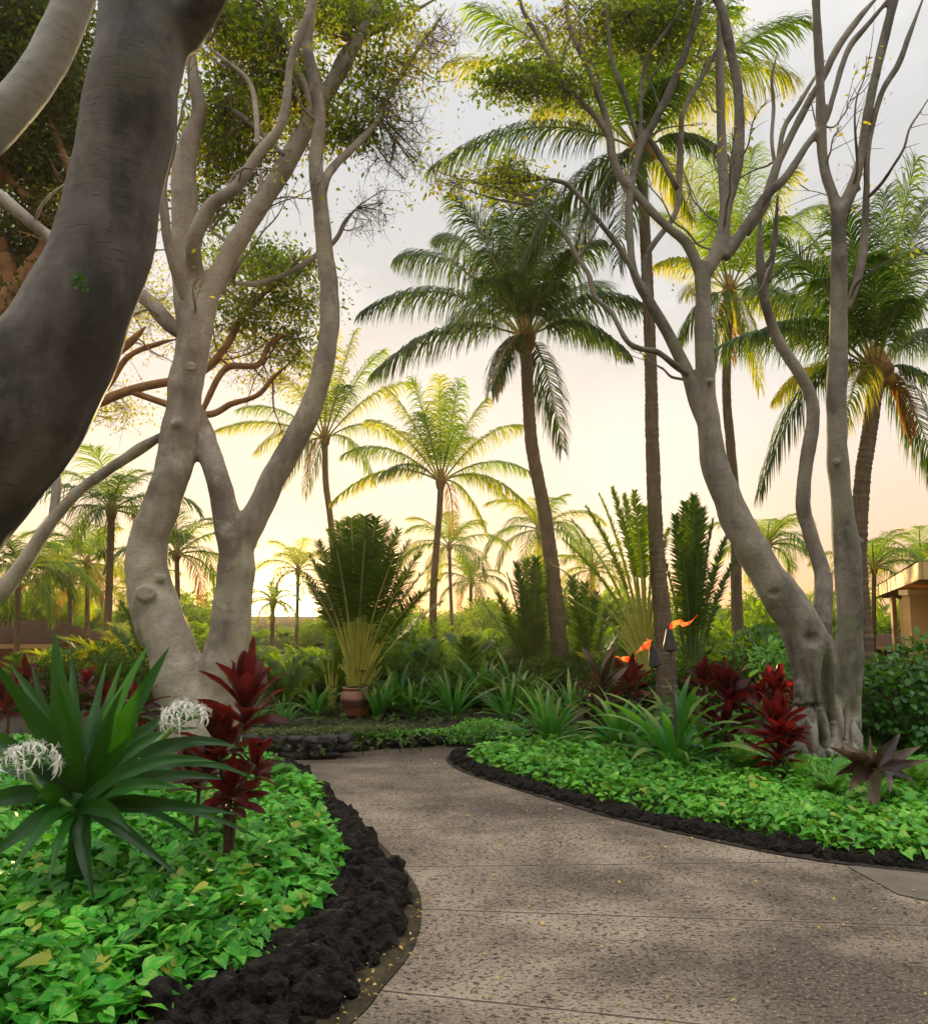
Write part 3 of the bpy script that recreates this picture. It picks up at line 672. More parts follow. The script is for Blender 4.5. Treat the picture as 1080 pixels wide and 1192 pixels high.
#@@PART3
# ================================================================== palms
def px_list(lst, d):
    return [P(a[0], a[1], d if len(a) < 4 else a[3]) for a in lst]
def palm(label, trunk, d, fronds=None, nf=0, L_=2.6, mat='palm_dark', mat2=None, seed=1, group=None, detail=1.0, ll=.88, base_z=-.1, boot=1.0, nuts=0, dry=1, name='palm_tree', tmat='palm_trunk', hang=.72, tiltv=0):
    rngp = np.random.default_rng(seed); rr = random.Random(seed)
    pts = px_list(trunk, d); base = pts[-1].copy(); base.z = base_z
    if pts[-1].z > base_z+.05: pts.append(base)
    pts = pts[::-1]; rad = []
    wpx = [a[2] for a in trunk][::-1]
    if len(wpx) < len(pts): wpx = [wpx[0]*1.25]+wpx
    rad = [x/2*d/F*.84 for x in wpx]
    t = thing(name, label, 'palm tree', base, group)
    mb = MB(); Ltr = (pts[-1]-pts[0]).length; nseg = int(Ltr/(.028 if detail >= 1 else .12)); 
    c, r = tube(mb, pts, rad, n=max(nseg, 12), m=13 if detail >= 1 else 8, rough=.05, rfreq=5)
    if detail >= 1:   # leaf scar rings
        V = mb.v[0].reshape(-1, 13, 3); s = np.arange(len(V)); 
        ring = ((s*.37) % 1.0)
        cen = V.mean(1, keepdims=True); V[:] = cen+(V-cen)*(1+.055*(ring < .34)[:, None, None]+.02*RNG.normal(size=(len(V), 1, 1)))
        mb.v[0] = V.reshape(-1, 3)
    mb.build('trunk', M[tmat], t)
    top = np.array(pts[-1]); r0 = rad[-1]
    # fibrous crown boot
    mb = MB(); tube(mb, [top-[0,0,r0*1.2], top+[0,0,r0*1.0], top+[0,0,r0*3.2], top+[0,0,r0*5.5]], [r0*1.05, r0*1.7*boot, r0*1.3*boot, r0*.4], n=12, m=11, rough=.18, rfreq=9)
    mb.build('crown_shaft', M['boot'], t)
    for k in range(nuts):
        a = rr.uniform(0, 6.28); mb = MB(); q = top+np.array([math.cos(a)*r0*1.9, math.sin(a)*r0*1.9, rr.uniform(-.5, 1.2)*r0])
        tube(mb, [q+[0,0,.11], q+[0,0,.05], q-[0,0,.05], q-[0,0,.11]], [.03, .085, .085, .02], n=9, m=9, rough=.05); mb.build('coconut', M['coconut'], t)
    org = top+[0, 0, r0*1.6]
    nl = int((108 if detail >= 1 else 64)*min(1.2, max(.7, detail)))
    def one(curve, m_, gap=0.0, hg=None, leafm=None):
        tq = np.linspace(0, 1, len(curve)); curve = curve+np.outer(tq**1.5, rngp.normal(0, .08, 3)); curve[:, 2] -= .07*np.linalg.norm(curve[-1]-curve[0])*tq**3.5; lb = MB(); sb = MB(); Lf = np.sum(np.linalg.norm(np.diff(curve, axis=0), axis=1))
        frond(lb, sb, curve, n=nl, ll=min(ll, Lf*.38)*rngp.uniform(.9, 1.1), lw=.021 if detail >= 1 else Lf/nl*.58, hang=hang if hg is None else hg, stem=.022 if detail >= 1 else .03, rng=rngp, gap=gap)
        fo = lb.build('frond', M[m_], t); sb_me = sb.mesh('midrib', M['petiole'], t['_w']); so_ = bpy.data.objects.new('midrib', sb_me); COL.objects.link(so_); so_.parent = fo
    if fronds:
        for f in fronds:
            tx, ty, dd, ar = f[:4]; m_ = f[4] if len(f) > 4 else mat
            tip = np.array(P(tx, ty, d+dd)); a = tip-org; Ln = np.linalg.norm(a)
            p1 = org+a*.5+np.array([0, 0, ar*Ln])
            st0 = org+np.array([a[0], a[1], 0])/Ln*r0
            one(bez(st0, p1, tip), m_, rngp.uniform(0, .06), hg=hang*(1.35 if ar >= .22 else .8))
    for k in range(1 if detail >= .9 and fronds else 0):   # a spent frond or two hanging against the trunk
        az = rr.uniform(0, 6.28); q = org+np.array([math.cos(az), math.sin(az), 0])*r0*1.5; one(bez(q, q+np.array([math.cos(az)*.35, math.sin(az)*.35, -.1]), q+np.array([math.cos(az)*.45, math.sin(az)*.45, -1.1-.3*k])), 'palm_dry', .35)
    for k in range(nf):
        az = k*2.399+rr.uniform(-.25, .25)+seed; u = (k+.5)/nf
        e0 = math.radians(82-95*u+rr.uniform(-8, 8)); bend = math.radians(55+45*u+rr.uniform(-10, 15)); 
        c = arc(e0, bend, L=L_*(.8+.3*math.sin(math.pi*u))*rr.uniform(.88, 1.1))
        ca, sa = math.cos(az), math.sin(az); c = np.stack([c[:,0]*ca, c[:,0]*sa, c[:,2]], 1)+org
        m_ = mat if (mat2 is None or rr.random() < .55) else mat2
        if dry and u > .92 and rr.random() < .6: m_ = 'palm_dry'
        one(c, m_, rngp.uniform(0, .08), hang*(.6+.8*u))
    return t
GP = 'coconut palms standing through the garden'
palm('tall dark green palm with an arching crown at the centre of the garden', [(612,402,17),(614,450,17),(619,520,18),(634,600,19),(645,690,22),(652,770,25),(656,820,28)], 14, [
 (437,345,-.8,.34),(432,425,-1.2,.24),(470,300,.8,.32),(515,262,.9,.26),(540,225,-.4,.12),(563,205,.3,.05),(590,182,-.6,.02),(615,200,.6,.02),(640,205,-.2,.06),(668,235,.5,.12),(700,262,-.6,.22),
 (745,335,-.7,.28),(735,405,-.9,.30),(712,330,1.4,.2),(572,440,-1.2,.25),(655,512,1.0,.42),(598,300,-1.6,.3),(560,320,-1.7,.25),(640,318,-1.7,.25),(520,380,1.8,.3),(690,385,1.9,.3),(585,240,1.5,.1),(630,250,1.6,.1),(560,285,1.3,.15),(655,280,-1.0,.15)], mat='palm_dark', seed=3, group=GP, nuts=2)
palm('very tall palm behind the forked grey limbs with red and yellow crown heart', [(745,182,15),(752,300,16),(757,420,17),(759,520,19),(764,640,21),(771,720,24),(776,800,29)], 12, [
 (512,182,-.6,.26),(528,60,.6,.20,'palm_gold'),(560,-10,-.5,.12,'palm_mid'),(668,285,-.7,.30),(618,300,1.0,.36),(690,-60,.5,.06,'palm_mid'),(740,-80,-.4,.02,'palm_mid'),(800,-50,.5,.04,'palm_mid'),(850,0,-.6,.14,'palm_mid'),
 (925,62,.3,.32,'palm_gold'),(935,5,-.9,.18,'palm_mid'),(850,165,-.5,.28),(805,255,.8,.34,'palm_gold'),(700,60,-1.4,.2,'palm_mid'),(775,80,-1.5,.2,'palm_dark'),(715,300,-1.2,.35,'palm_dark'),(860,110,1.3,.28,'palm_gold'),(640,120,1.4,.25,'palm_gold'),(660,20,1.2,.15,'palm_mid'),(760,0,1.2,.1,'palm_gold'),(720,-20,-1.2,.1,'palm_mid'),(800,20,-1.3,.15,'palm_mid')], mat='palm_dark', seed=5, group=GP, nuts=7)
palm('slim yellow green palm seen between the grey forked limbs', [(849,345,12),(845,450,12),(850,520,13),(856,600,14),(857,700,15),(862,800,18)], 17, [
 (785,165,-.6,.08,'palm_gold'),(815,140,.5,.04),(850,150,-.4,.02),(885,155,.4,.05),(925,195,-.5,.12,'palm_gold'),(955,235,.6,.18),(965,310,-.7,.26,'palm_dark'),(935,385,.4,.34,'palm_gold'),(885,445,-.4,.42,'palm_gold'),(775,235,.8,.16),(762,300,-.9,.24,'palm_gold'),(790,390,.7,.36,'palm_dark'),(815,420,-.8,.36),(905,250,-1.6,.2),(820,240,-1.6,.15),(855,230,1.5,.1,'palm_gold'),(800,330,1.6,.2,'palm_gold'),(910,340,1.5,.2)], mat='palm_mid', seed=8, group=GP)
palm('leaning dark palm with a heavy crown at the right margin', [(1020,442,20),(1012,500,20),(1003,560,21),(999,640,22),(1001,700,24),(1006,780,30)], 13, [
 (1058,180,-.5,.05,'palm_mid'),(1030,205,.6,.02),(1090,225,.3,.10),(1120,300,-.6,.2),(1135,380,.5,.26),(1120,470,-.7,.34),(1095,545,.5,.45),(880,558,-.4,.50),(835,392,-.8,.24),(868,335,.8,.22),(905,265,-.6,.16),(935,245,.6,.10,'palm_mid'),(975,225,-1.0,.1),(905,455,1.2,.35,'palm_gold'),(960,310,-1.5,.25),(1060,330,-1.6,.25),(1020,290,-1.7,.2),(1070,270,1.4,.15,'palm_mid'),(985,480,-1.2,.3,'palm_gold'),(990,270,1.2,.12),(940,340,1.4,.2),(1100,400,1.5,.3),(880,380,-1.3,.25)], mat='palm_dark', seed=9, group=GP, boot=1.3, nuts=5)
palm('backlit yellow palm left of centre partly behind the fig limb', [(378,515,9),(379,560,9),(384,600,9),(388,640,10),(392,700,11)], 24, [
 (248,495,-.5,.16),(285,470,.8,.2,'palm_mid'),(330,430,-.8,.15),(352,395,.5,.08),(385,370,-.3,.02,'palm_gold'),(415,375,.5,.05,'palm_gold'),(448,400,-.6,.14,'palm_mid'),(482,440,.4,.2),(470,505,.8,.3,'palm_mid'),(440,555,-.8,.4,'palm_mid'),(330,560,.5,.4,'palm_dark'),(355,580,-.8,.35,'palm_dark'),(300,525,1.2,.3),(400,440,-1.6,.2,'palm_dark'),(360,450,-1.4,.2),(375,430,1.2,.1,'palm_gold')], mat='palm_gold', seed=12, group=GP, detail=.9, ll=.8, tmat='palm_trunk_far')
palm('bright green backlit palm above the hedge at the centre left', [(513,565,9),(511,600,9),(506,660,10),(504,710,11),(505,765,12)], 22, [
 (393,565,-.5,.30),(402,518,.8,.26,'palm_mid'),(432,480,-.7,.2),(455,445,.5,.1),(480,432,-.5,.05,'palm_mid'),(508,430,.4,.02,'palm_gold'),(538,438,-.4,.04,'palm_mid'),(568,462,.5,.12),(605,492,-.5,.24),(612,545,.8,.26,'palm_mid'),(628,600,-.6,.36),(562,610,-.4,.40,'palm_gold'),(585,575,.8,.35,'palm_mid'),(440,545,-1.2,.3,'palm_dark'),(490,480,-1.5,.15,'palm_dark'),(530,490,-1.5,.15,'palm_mid'),(470,500,1.4,.2),(550,500,1.4,.2,'palm_gold'),(512,450,1,.05,'palm_mid')], mat='palm_gold', seed=14, group=GP, detail=.9, ll=.75, tmat='palm_trunk_far')

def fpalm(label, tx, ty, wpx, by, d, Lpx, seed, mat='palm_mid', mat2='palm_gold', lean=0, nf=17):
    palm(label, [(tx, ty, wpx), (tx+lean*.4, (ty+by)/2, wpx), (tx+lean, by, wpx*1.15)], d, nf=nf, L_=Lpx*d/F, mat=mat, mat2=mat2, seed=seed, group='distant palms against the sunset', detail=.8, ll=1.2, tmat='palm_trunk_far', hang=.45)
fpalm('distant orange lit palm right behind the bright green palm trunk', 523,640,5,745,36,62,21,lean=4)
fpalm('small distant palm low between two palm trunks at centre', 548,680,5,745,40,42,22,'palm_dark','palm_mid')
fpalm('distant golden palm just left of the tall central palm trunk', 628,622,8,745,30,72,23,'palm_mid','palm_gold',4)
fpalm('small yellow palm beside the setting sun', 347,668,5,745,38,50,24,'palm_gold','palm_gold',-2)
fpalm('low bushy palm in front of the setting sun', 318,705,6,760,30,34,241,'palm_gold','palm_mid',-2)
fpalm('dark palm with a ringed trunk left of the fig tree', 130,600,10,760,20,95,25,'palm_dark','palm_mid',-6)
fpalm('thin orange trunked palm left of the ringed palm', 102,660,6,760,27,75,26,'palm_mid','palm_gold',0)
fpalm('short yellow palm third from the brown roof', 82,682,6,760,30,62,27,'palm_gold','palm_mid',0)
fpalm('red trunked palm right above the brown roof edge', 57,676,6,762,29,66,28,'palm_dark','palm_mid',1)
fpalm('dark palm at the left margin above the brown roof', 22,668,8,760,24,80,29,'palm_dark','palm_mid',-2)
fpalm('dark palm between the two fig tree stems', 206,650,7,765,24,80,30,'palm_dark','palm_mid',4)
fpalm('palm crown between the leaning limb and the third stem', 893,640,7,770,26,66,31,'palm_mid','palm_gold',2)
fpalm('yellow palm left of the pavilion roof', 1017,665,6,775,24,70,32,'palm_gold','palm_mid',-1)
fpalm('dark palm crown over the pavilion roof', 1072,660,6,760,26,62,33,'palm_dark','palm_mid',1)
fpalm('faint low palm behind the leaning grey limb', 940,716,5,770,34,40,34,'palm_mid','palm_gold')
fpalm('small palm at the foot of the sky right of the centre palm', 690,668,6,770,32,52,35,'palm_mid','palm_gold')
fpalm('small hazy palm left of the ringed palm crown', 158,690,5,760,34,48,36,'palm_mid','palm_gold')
# ================================================================== fig trees
def limbs_of(lst, d0, k=1.0): # px limb -> world pts + radii
    pts = []; rad = []
    for a in lst:
        d = a[3] if len(a) > 3 else d0
        pts.append(P(a[0], a[1], d)); rad.append(a[2]/2*d/F*k)
    return pts, rad
def remeshed(mb, name, mat, parent, voxel, smooth=3):
    o = mb.build(name, mat, parent)
    m = o.modifiers.new('r', 'REMESH'); m.mode = 'VOXEL'; m.voxel_size = voxel; m.use_smooth_shade = True
    s = o.modifiers.new('s', 'SMOOTH'); s.iterations = smooth; s.factor = .5
    return o
def knob(mb, px, py, d, r, toward=(0,-1,0)):
    # an old branch scar: swollen ring with a low boss in it
    c = np.array(P(px, py, d+r*.45)); T = np.array(toward, dtype=float); T /= np.linalg.norm(T)
    a = np.cross(T, [0,0,1.]); a /= np.linalg.norm(a); b = np.cross(T, a)
    ang = np.linspace(0, 2*math.pi, 15); pts = [c+a*math.cos(x)*r+b*math.sin(x)*r*.7 for x in ang]
    tube(mb, pts, [r*.30]*15, n=30, m=7, cap=True)
    tube(mb, [c-T*r*.8, c, c+T*r*.12, c+T*r*.28], [r*.7, r*.6, r*.45, r*.15], n=9, m=9, cap=True)
SEGS = {}
def tree(name, label, base, trunk_limbs, branches, d0, mat, voxel=.025, knobs=(), mb_extra=None, bmat=None, k=1.0):
    t = thing(name, label, 'tree', base); mb = MB(); samples = []
    for lst in trunk_limbs:
        pts, rad = limbs_of(lst, d0, k); c, r = tube(mb, pts, rad, n=max(14, int(sum((pts[i+1]-pts[i]).length for i in range(len(pts)-1))/.06)), m=17, rough=.17, rfreq=3.1); samples.append(c)
    for kb in knobs: knob(mb, *kb)
    if mb_extra: mb_extra(mb)
    remeshed(mb, 'trunk', mat, t, voxel)
    for lst in branches:
        pts, rad = limbs_of(lst, d0, k); rad[0] *= .8; rad[-1] *= .35; mb = MB(); c, r = tube(mb, pts, rad, n=max(16, int(sum((pts[i+1]-pts[i]).length for i in range(len(pts)-1))/.05)), m=11, rough=.12, rfreq=5); samples.append(c)
        mb.build('branch', bmat or mat, t)
    SEGS[t.name] = np.concatenate(samples); return t
def crown(t, clumps, d0, mat, size=.06, sub_n=9, leaves_per=60, spread=.16, seed=1, name='crown', twigs=True, tmat='bark_t', sub_r=None):
    """clumps: (px,py,rx,ry,d,dd,count)"""
    rngc = np.random.default_rng(seed); S = SEGS[t.name]; pos = []; A = []; B = []; 
    for (px, py, rx, ry, d, dd, cnt) in clumps:
        for _ in range(cnt):
            v = rngc.normal(size=3); v = v/np.linalg.norm(v)*rngc.random()**.4
            c = np.array(P(px+v[0]*rx, py+v[1]*ry, d+v[2]*dd)); A.append(S[np.argmin(np.linalg.norm(S-c, axis=1))]); B.append(c)
            n = int(leaves_per*rngc.uniform(.6, 1.4)); off = rngc.normal(size=(n, 3))*[spread*1.5, spread*1.5, spread*.42]
            pos.append(c+off)
    pos = np.concatenate(pos); n = len(pos)
    Y = rngc.normal(size=(n, 3)); Y[:, 2] -= .4; Nn = rngc.normal(size=(n, 3))*.8; Nn[:, 2] += .8
    mb = MB(); leaves(mb, pos, Y, Nn, size*rngc.uniform(.6, 1.25, n), rows=3, prof=[.15, 1, .08], fold=.2, bend=.15, width=.26)
    mb.build(name, M[mat], t)
    if twigs:
        A = np.array(A); B = np.array(B); mid = (A+B)/2+rngc.normal(size=A.shape)*.12*np.linalg.norm(A-B, axis=1, keepdims=True)+[0, 0, .0]
        mb = MB(); L_ = np.linalg.norm(A-B, axis=1)
        tubes_bulk(mb, A, mid, B, np.clip(.006+L_*.009, .006, .028), .004, k=9, m=5)
        # twiglets fanning out of every spray
        C = np.repeat(B, 6, 0); E = C+rngc.normal(size=C.shape)*spread*1.0; mm = (C+E)/2+rngc.normal(size=C.shape)*spread*.45
        C2 = np.repeat((C+2*mm+E)/4, 3, 0); E2 = C2+rngc.normal(size=C2.shape)*spread*.55; tubes_bulk(mb, C2, (C2+E2)/2+rngc.normal(size=C2.shape)*spread*.25, E2, .0022, .001, k=4, m=4)
        tubes_bulk(mb, C, mm, E, .0045, .0015, k=4, m=4)
        mb.build('twigs', M[tmat], t)
# --- A: near leaning tree
A_tr = [(-330,900,230,2.6),(-190,720,205,2.35),(-75,585,180,2.2),(22,480,154,2.15),(82,380,132,2.15),(120,280,114,2.15),(140,180,108,2.15),(157,90,108,2.15),(170,20,112,2.2),(180,-60,110,2.25),(200,-180,100,2.3)]
A_l2 = [(-330,900,150,2.6),(-330,600,110,2.6),(-230,350,80,2.5),(-110,230,62,2.45),(-20,160,54,2.4),(35,100,50,2.4),(72,35,48,2.4),(100,-40,46,2.4),(130,-160,40,2.4)]
A_l3 = [(205,40,60,2.2),(240,0,44,2.15),(262,-60,40,2.1),(280,-150,34,2.1)]
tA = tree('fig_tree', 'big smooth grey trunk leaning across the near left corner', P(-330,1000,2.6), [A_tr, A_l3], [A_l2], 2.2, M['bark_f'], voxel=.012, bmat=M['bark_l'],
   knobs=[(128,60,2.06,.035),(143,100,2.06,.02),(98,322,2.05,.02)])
# tiny sprouts on the near trunk
mb = MB(); q = np.array([P(92+random.gauss(0,6), 330+random.gauss(0,8), 1.99) for _ in range(30)]); leaves(mb, q, rdir(30), rdir(30), RNG.uniform(.008,.018,30), rows=4); mb.build('leaf_cluster', M['shrub'], tA)
# --- B: middle left fig
dB = 8.5
B_tr = [
 [(232,885,95),(222,830,82),(205,770,66),(186,720,66),(172,675,56),(172,635,50),(188,590,50),(203,540,50),(212,490,48),(216,450,48),(224,410,46),(228,370,44),(226,340,40)],
 [(240,885,95),(250,830,76),(258,780,62),(268,720,52),(274,670,48),(276,625,46)],
 [(272,640,42),(262,590,34),(250,545,32),(236,505,30,8.8),(222,470,26,8.9)],
 [(276,640,44),(300,595,36),(322,550,34),(345,510,33),(362,475,32),(376,430,29),(384,380,27),(383,330,26),(377,280,25),(371,225,23),(368,190,22),(372,140,20),(366,95,18),(357,50,17),(364,0,15),(372,-60,12)],
 [(226,380,40),(216,340,34),(212,290,34),(216,240,36),(214,200,34),(222,160,28),(232,130,22),(226,90,18),(218,50,15)],
 [(232,390,36),(240,350,32),(262,305,28,8.6),(295,250,27,8.7),(325,205,26,8.8),(350,160,25,8.9),(375,115,22,9),(402,75,18,9),(420,40,14,9)],
 [(228,370,30),(228,320,24),(226,280,22,8.2),(245,240,20,8.1),(275,218,18,8.1),(300,180,15,8.1),(325,150,14,8.1),(334,115,13,8.1),(338,75,12,8.1),(352,35,11,8.1),(364,0,10,8.1),(370,-60,9,8.1)],
]
B_br = [
 [(214,390,22),(195,375,22),(175,352,20),(150,335,19),(118,318,18),(80,292,18),(40,262,17),(0,228,17),(-40,200,15)],
 [(222,375,14,8.5),(212,335,15,8.35),(200,300,14,8.2),(193,260,13,8.1),(190,215,12,8.1),(200,170,14,8.1),(205,150,12,8.1)],
 [(374,240,10,8.5),(380,208,12,8.5),(392,190,12,8.7),(415,168,11,8.9),(440,140,9,9.1),(452,112,7,9.3),(478,70,6,9.4),(520,10,5,9.5)],
 [(420,40,14,9),(432,10,11,9),(440,-40,8,9)],[(375,118,14,9),(400,60,9,9.2),(430,40,8,9.3),(470,20,6,9.4),(530,-15,4,9.6)],
 [(350,160,15,8.9),(362,120,12,8.9),(345,80,10,9),(330,40,8,9)],
 [(240,360,11),(262,330,10,8.7),(276,310,10,8.8),(268,285,8,8.9),(245,268,8,9)],[(272,330,8,8.8),(300,330,8,9),(335,318,8,9.2),(365,300,8,9.3),(390,280,7,9.4),(402,258,6,9.5),(415,242,4,9.5)],
 [(188,508,14),(168,520,15),(140,538,15),(115,555,15),(92,572,15),(70,595,16),(48,625,18),(25,660,20),(0,692,22),(-40,730,22)],
 [(62,605,15),(66,570,13),(64,540,12),(70,490,11),(60,430,9)],
 [(296,255,12,8.7),(304,215,8,8.7),(303,196,4,8.7)],
 [(300,170,9,8.1),(298,130,8,8.2),(290,95,7,8.3),(262,70,6,8.4),(240,52,5,8.5)],
 [(330,180,8),(300,150,7,8.9),(275,130,6,9),(255,120,5,9.1)],
]
tB = tree('fig_tree', 'pale fig tree with two winding stems behind the white lilies', P(240,890,dB), B_tr, B_br, dB, M['bark'], voxel=.022,
  knobs=[(170,690,8.18,.09),(188,672,8.3,.05),(222,427,8.22,.06),(205,492,8.27,.045)], k=.87)
crown(tB, [(258,15,50,45,9.2,1.0,26),(300,85,60,60,9.4,.9,24),(350,20,80,30,9.4,1.0,22),(285,175,45,50,9.6,.7,12),(425,90,26,30,9.2,.3,9),(408,155,20,16,9.2,.2,7),(440,10,60,18,9.4,.8,14),(250,140,25,60,9.5,.6,20),(345,110,32,36,9.6,.5,14),(240,240,22,40,9.6,.4,10)], dB, 'fig', .075, leaves_per=95, spread=.15, seed=4)
crown(tB, [(300,80,80,80,9.7,.8,34),(470,75,40,50,9.4,.4,8),(350,150,50,50,9.5,.6,14),(400,30,70,30,9.6,.6,16),(265,190,30,70,9.6,.5,14)], dB, 'figy', .068, leaves_per=80, spread=.15, seed=5, name='sun_tinted_crown')
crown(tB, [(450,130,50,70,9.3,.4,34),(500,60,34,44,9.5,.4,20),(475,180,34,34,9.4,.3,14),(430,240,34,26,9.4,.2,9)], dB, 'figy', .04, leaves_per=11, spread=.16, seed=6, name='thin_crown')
# --- G: dark tree far left, behind
dG = 12.5
G_tr = [[(-190,760,60),(-160,620,50),(-90,500,44),(-30,420,36),(20,340,30),(50,300,24)],[(-60,460,30),(10,420,24),(60,370,20),(85,330,18),(90,250,14)]]
G_br = [[(20,340,26),(-10,250,20),(10,180,16),(40,120,12),(30,60,9)],[(40,310,20),(60,270,16),(85,225,12),(70,170,9),(50,120,7)],
 [(60,400,16),(100,330,12),(95,260,10),(60,190,7)],[(85,330,12),(70,280,10),(40,240,9),(10,205,9),(0,150,7)],[(10,430,22),(60,460,14),(110,430,12),(150,400,10),(170,380,7)],
 [(-60,470,16),(20,500,14),(90,480,12),(150,455,11),(230,435,10),(262,405,9),(285,365,8),(330,320,6),(360,290,4)],[(235,480,8),(262,430,8),(300,425,7),(315,400,6),(345,385,5)],
 [(150,455,9),(235,482,9),(270,470,7),(300,460,6),(318,440,5),(340,420,4)],[(90,480,8),(125,450,8),(150,415,7),(185,400,6),(205,395,4)],[(60,340,10),(90,300,9),(100,190,7),(110,130,5)],[(-60,460,16),(-30,380,13),(15,300,9)]]
tG = tree('fig_tree', 'dark leafy tree with orange brown branches behind the near trunk', P(-190,780,dG), G_tr, G_br, dG, M['bark_r'], voxel=.035)
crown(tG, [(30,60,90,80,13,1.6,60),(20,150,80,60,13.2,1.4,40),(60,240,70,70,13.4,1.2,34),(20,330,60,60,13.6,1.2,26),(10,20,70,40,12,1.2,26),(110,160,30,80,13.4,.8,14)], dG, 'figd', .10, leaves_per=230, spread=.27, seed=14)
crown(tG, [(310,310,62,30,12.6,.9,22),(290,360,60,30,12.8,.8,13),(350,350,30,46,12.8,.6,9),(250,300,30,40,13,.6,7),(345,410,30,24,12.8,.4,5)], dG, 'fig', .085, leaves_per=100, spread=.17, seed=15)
crown(tG, [(30,440,80,70,14.2,.8,24),(170,340,30,80,14.2,.6,22),(260,400,70,30,13.8,.6,16),(315,350,70,50,13.2,.6,18),(330,430,50,40,13.8,.6,12),(60,360,90,60,14.6,.8,16),(110,470,60,30,14.4,.6,10)], dG, 'figy', .07, leaves_per=65, spread=.22, seed=16, name='sun_tinted_crown')
# --- D: right forked tree
dD = 8.3
D_tr = [
 [(950,900,34),(950,860,36),(950,820,46),(948,780,56),(938,740,58),(915,705,52),(890,665,46),(868,625,43),(848,585,40),(832,545,36),(825,500,30),(822,455,27),(819,400,25),(818,350,22),(817,305,20)],
 [(984,900,26),(988,850,30),(989,790,34),(988,720,34),(986,650,34),(979,590,28),(974,530,27),(973,460,26),(975,400,24),(976,350,23),(976,300,22),(976,245,20)],
 [(962,900,16),(962,840,24),(960,790,34),(955,740,28)],
 [(817,325,19),(838,285,20),(845,240,17),(857,195,16),(860,150,15),(858,100,14),(848,50,14),(840,10,14),(820,-20,12)],
 [(819,330,15),(800,285,14),(775,263,13),(745,232,13),(722,205,13),(712,180,12)],
 [(828,515,20),(808,460,20),(798,430,18),(775,385,16),(755,350,15),(738,318,13),(733,280,12),(731,235,12)],
 [(842,300,18),(865,268,16),(892,228,14),(915,205,12),(938,170,10)],
 [(976,255,19),(968,225,15),(958,190,14),(955,140,13),(954,90,12),(951,40,12),(948,-20,11)],
 [(976,250,20),(990,222,17),(1000,190,14),(1008,140,13),(1018,90,13),(1030,40,13),(1045,-20,12)],
 [(985,228,14),(992,222,12),(1000,218,9)],
 [(712,185,12),(708,150,10),(698,115,9),(684,80,8),(670,50,8),(660,15,7),(664,-30,7)],
 [(712,165,10),(692,135,9),(672,115,9),(648,80,8),(628,45,7),(610,15,7),(600,-15,6)],
 [(731,245,12),(738,195,11),(752,160,12),(775,115,12),(792,75,11),(806,35,10),(815,-10,9)],
 [(738,200,8),(746,140,7),(745,115,7),(752,70,6),(765,50,6),(790,15,5),(805,-10,5)],
 [(938,170,10),(960,140,9),(970,110,8),(980,75,9),(990,52,9),(1004,35,8),(1025,10,6),(1040,-10,5)],
]
D_br = [
 [(741,160,7),(725,105,7),(712,70,6),(708,35,6),(704,-10,5)],
 [(756,352,9,8.5),(752,300,8,8.6),(785,250,8,8.7),(790,215,9,8.7),(792,160,8,8.7),(797,125,7,8.7),(825,75,7,8.8),(850,30,5,8.8)],
 [(788,220,8),(770,185,8),(758,165,7),(750,155,6)],
 [(845,300,14),(843,240,13,8.6),(840,180,13,8.7),(838,100,12,8.7),(838,40,10,8.7),(836,-30,8,8.7)],
 [(868,272,15,8.6),(888,240,14,8.6),(903,195,12,8.6),(912,175,10,8.6),(940,120,10,8.6),(955,95,10,8.6),(975,55,10,8.6),(1000,20,9,8.6),(1025,-8,8,8.6)],
 [(905,190,8,8.6),(912,150,7,8.6),(930,120,7,8.7),(960,70,6,8.8)],
 [(904,205,6,8.65),(898,165,5,8.7),(900,125,5,8.8),(898,90,4,8.8),(905,60,3,8.8)],
 [(985,360,12),(996,330,11),(1003,300,11),(1006,270,10),(1008,220,9),(1010,170,8),(1025,110,8),(1045,75,8),(1058,40,7),(1075,-5,6)],
 [(800,436,10,8.2),(785,425,9,8.1),(765,410,8,8.0),(742,405,8,7.9),(728,395,7,7.8),(712,365,7,7.8),(692,345,7,7.8),(685,320,7,7.8),(672,300,6,7.8),(655,270,6,7.8),(630,245,5,7.8)],
 [(752,345,8,8.1),(722,290,8,8.0),(700,262,7,7.9),(680,235,7,7.9),(660,215,7,7.9),(645,210,6,7.8),(632,208,5,7.8)],
 [(672,302,4,7.8),(690,275,4,7.7),(700,255,4,7.7)],[(642,212,5,7.8),(628,222,4,7.7),(620,240,4,7.7)],
 [(955,760,26,8.8),(957,710,24,9.0),(957,670,22,9.2),(942,620,20,9.3),(934,585,19,9.3),(938,540,18,9.3),(945,495,18,9.3),(944,465,17,9.3),(930,435,16,9.3),(905,395,15,9.4),(890,350,13,9.4),(884,300,12,9.4),(885,250,10,9.4)],
 [(888,345,9,9.4),(900,290,8,9.4),(905,225,7,9.4)],
]
def D_extra(mb):
    # buttress roots around the fused base, with hollows between
    for (x0, y0, x1, y1, w0, w1) in [(935,800,925,900,26,30),(948,815,940,905,24,26),(965,830,958,905,14,18),(978,800,972,905,10,14),(990,830,992,905,20,24),(975,850,985,905,10,12),(930,850,905,905,16,18)]:
        a = P(x0, y0, dD-.02); b = P(x1, y1, dD-.34); tube(mb, [a, a.lerp(b, .5)+Vector((random.uniform(-.02,.02), -.02, 0)), b], [w0/2*dD/F, w0/2*dD/F*.9, w1/2*dD/F], n=26, m=13, rough=.2, rfreq=5)
tD = tree('fig_tree', 'grey forked tree with three stems and buttressed base on the right', P(960,900,dD), D_tr, D_br, dD, M['bark_g'], voxel=.017,
  knobs=[(828,443,8.14,.035),(972,538,8.15,.035),(1000,630,8.2,.04)], mb_extra=D_extra, k=.88)
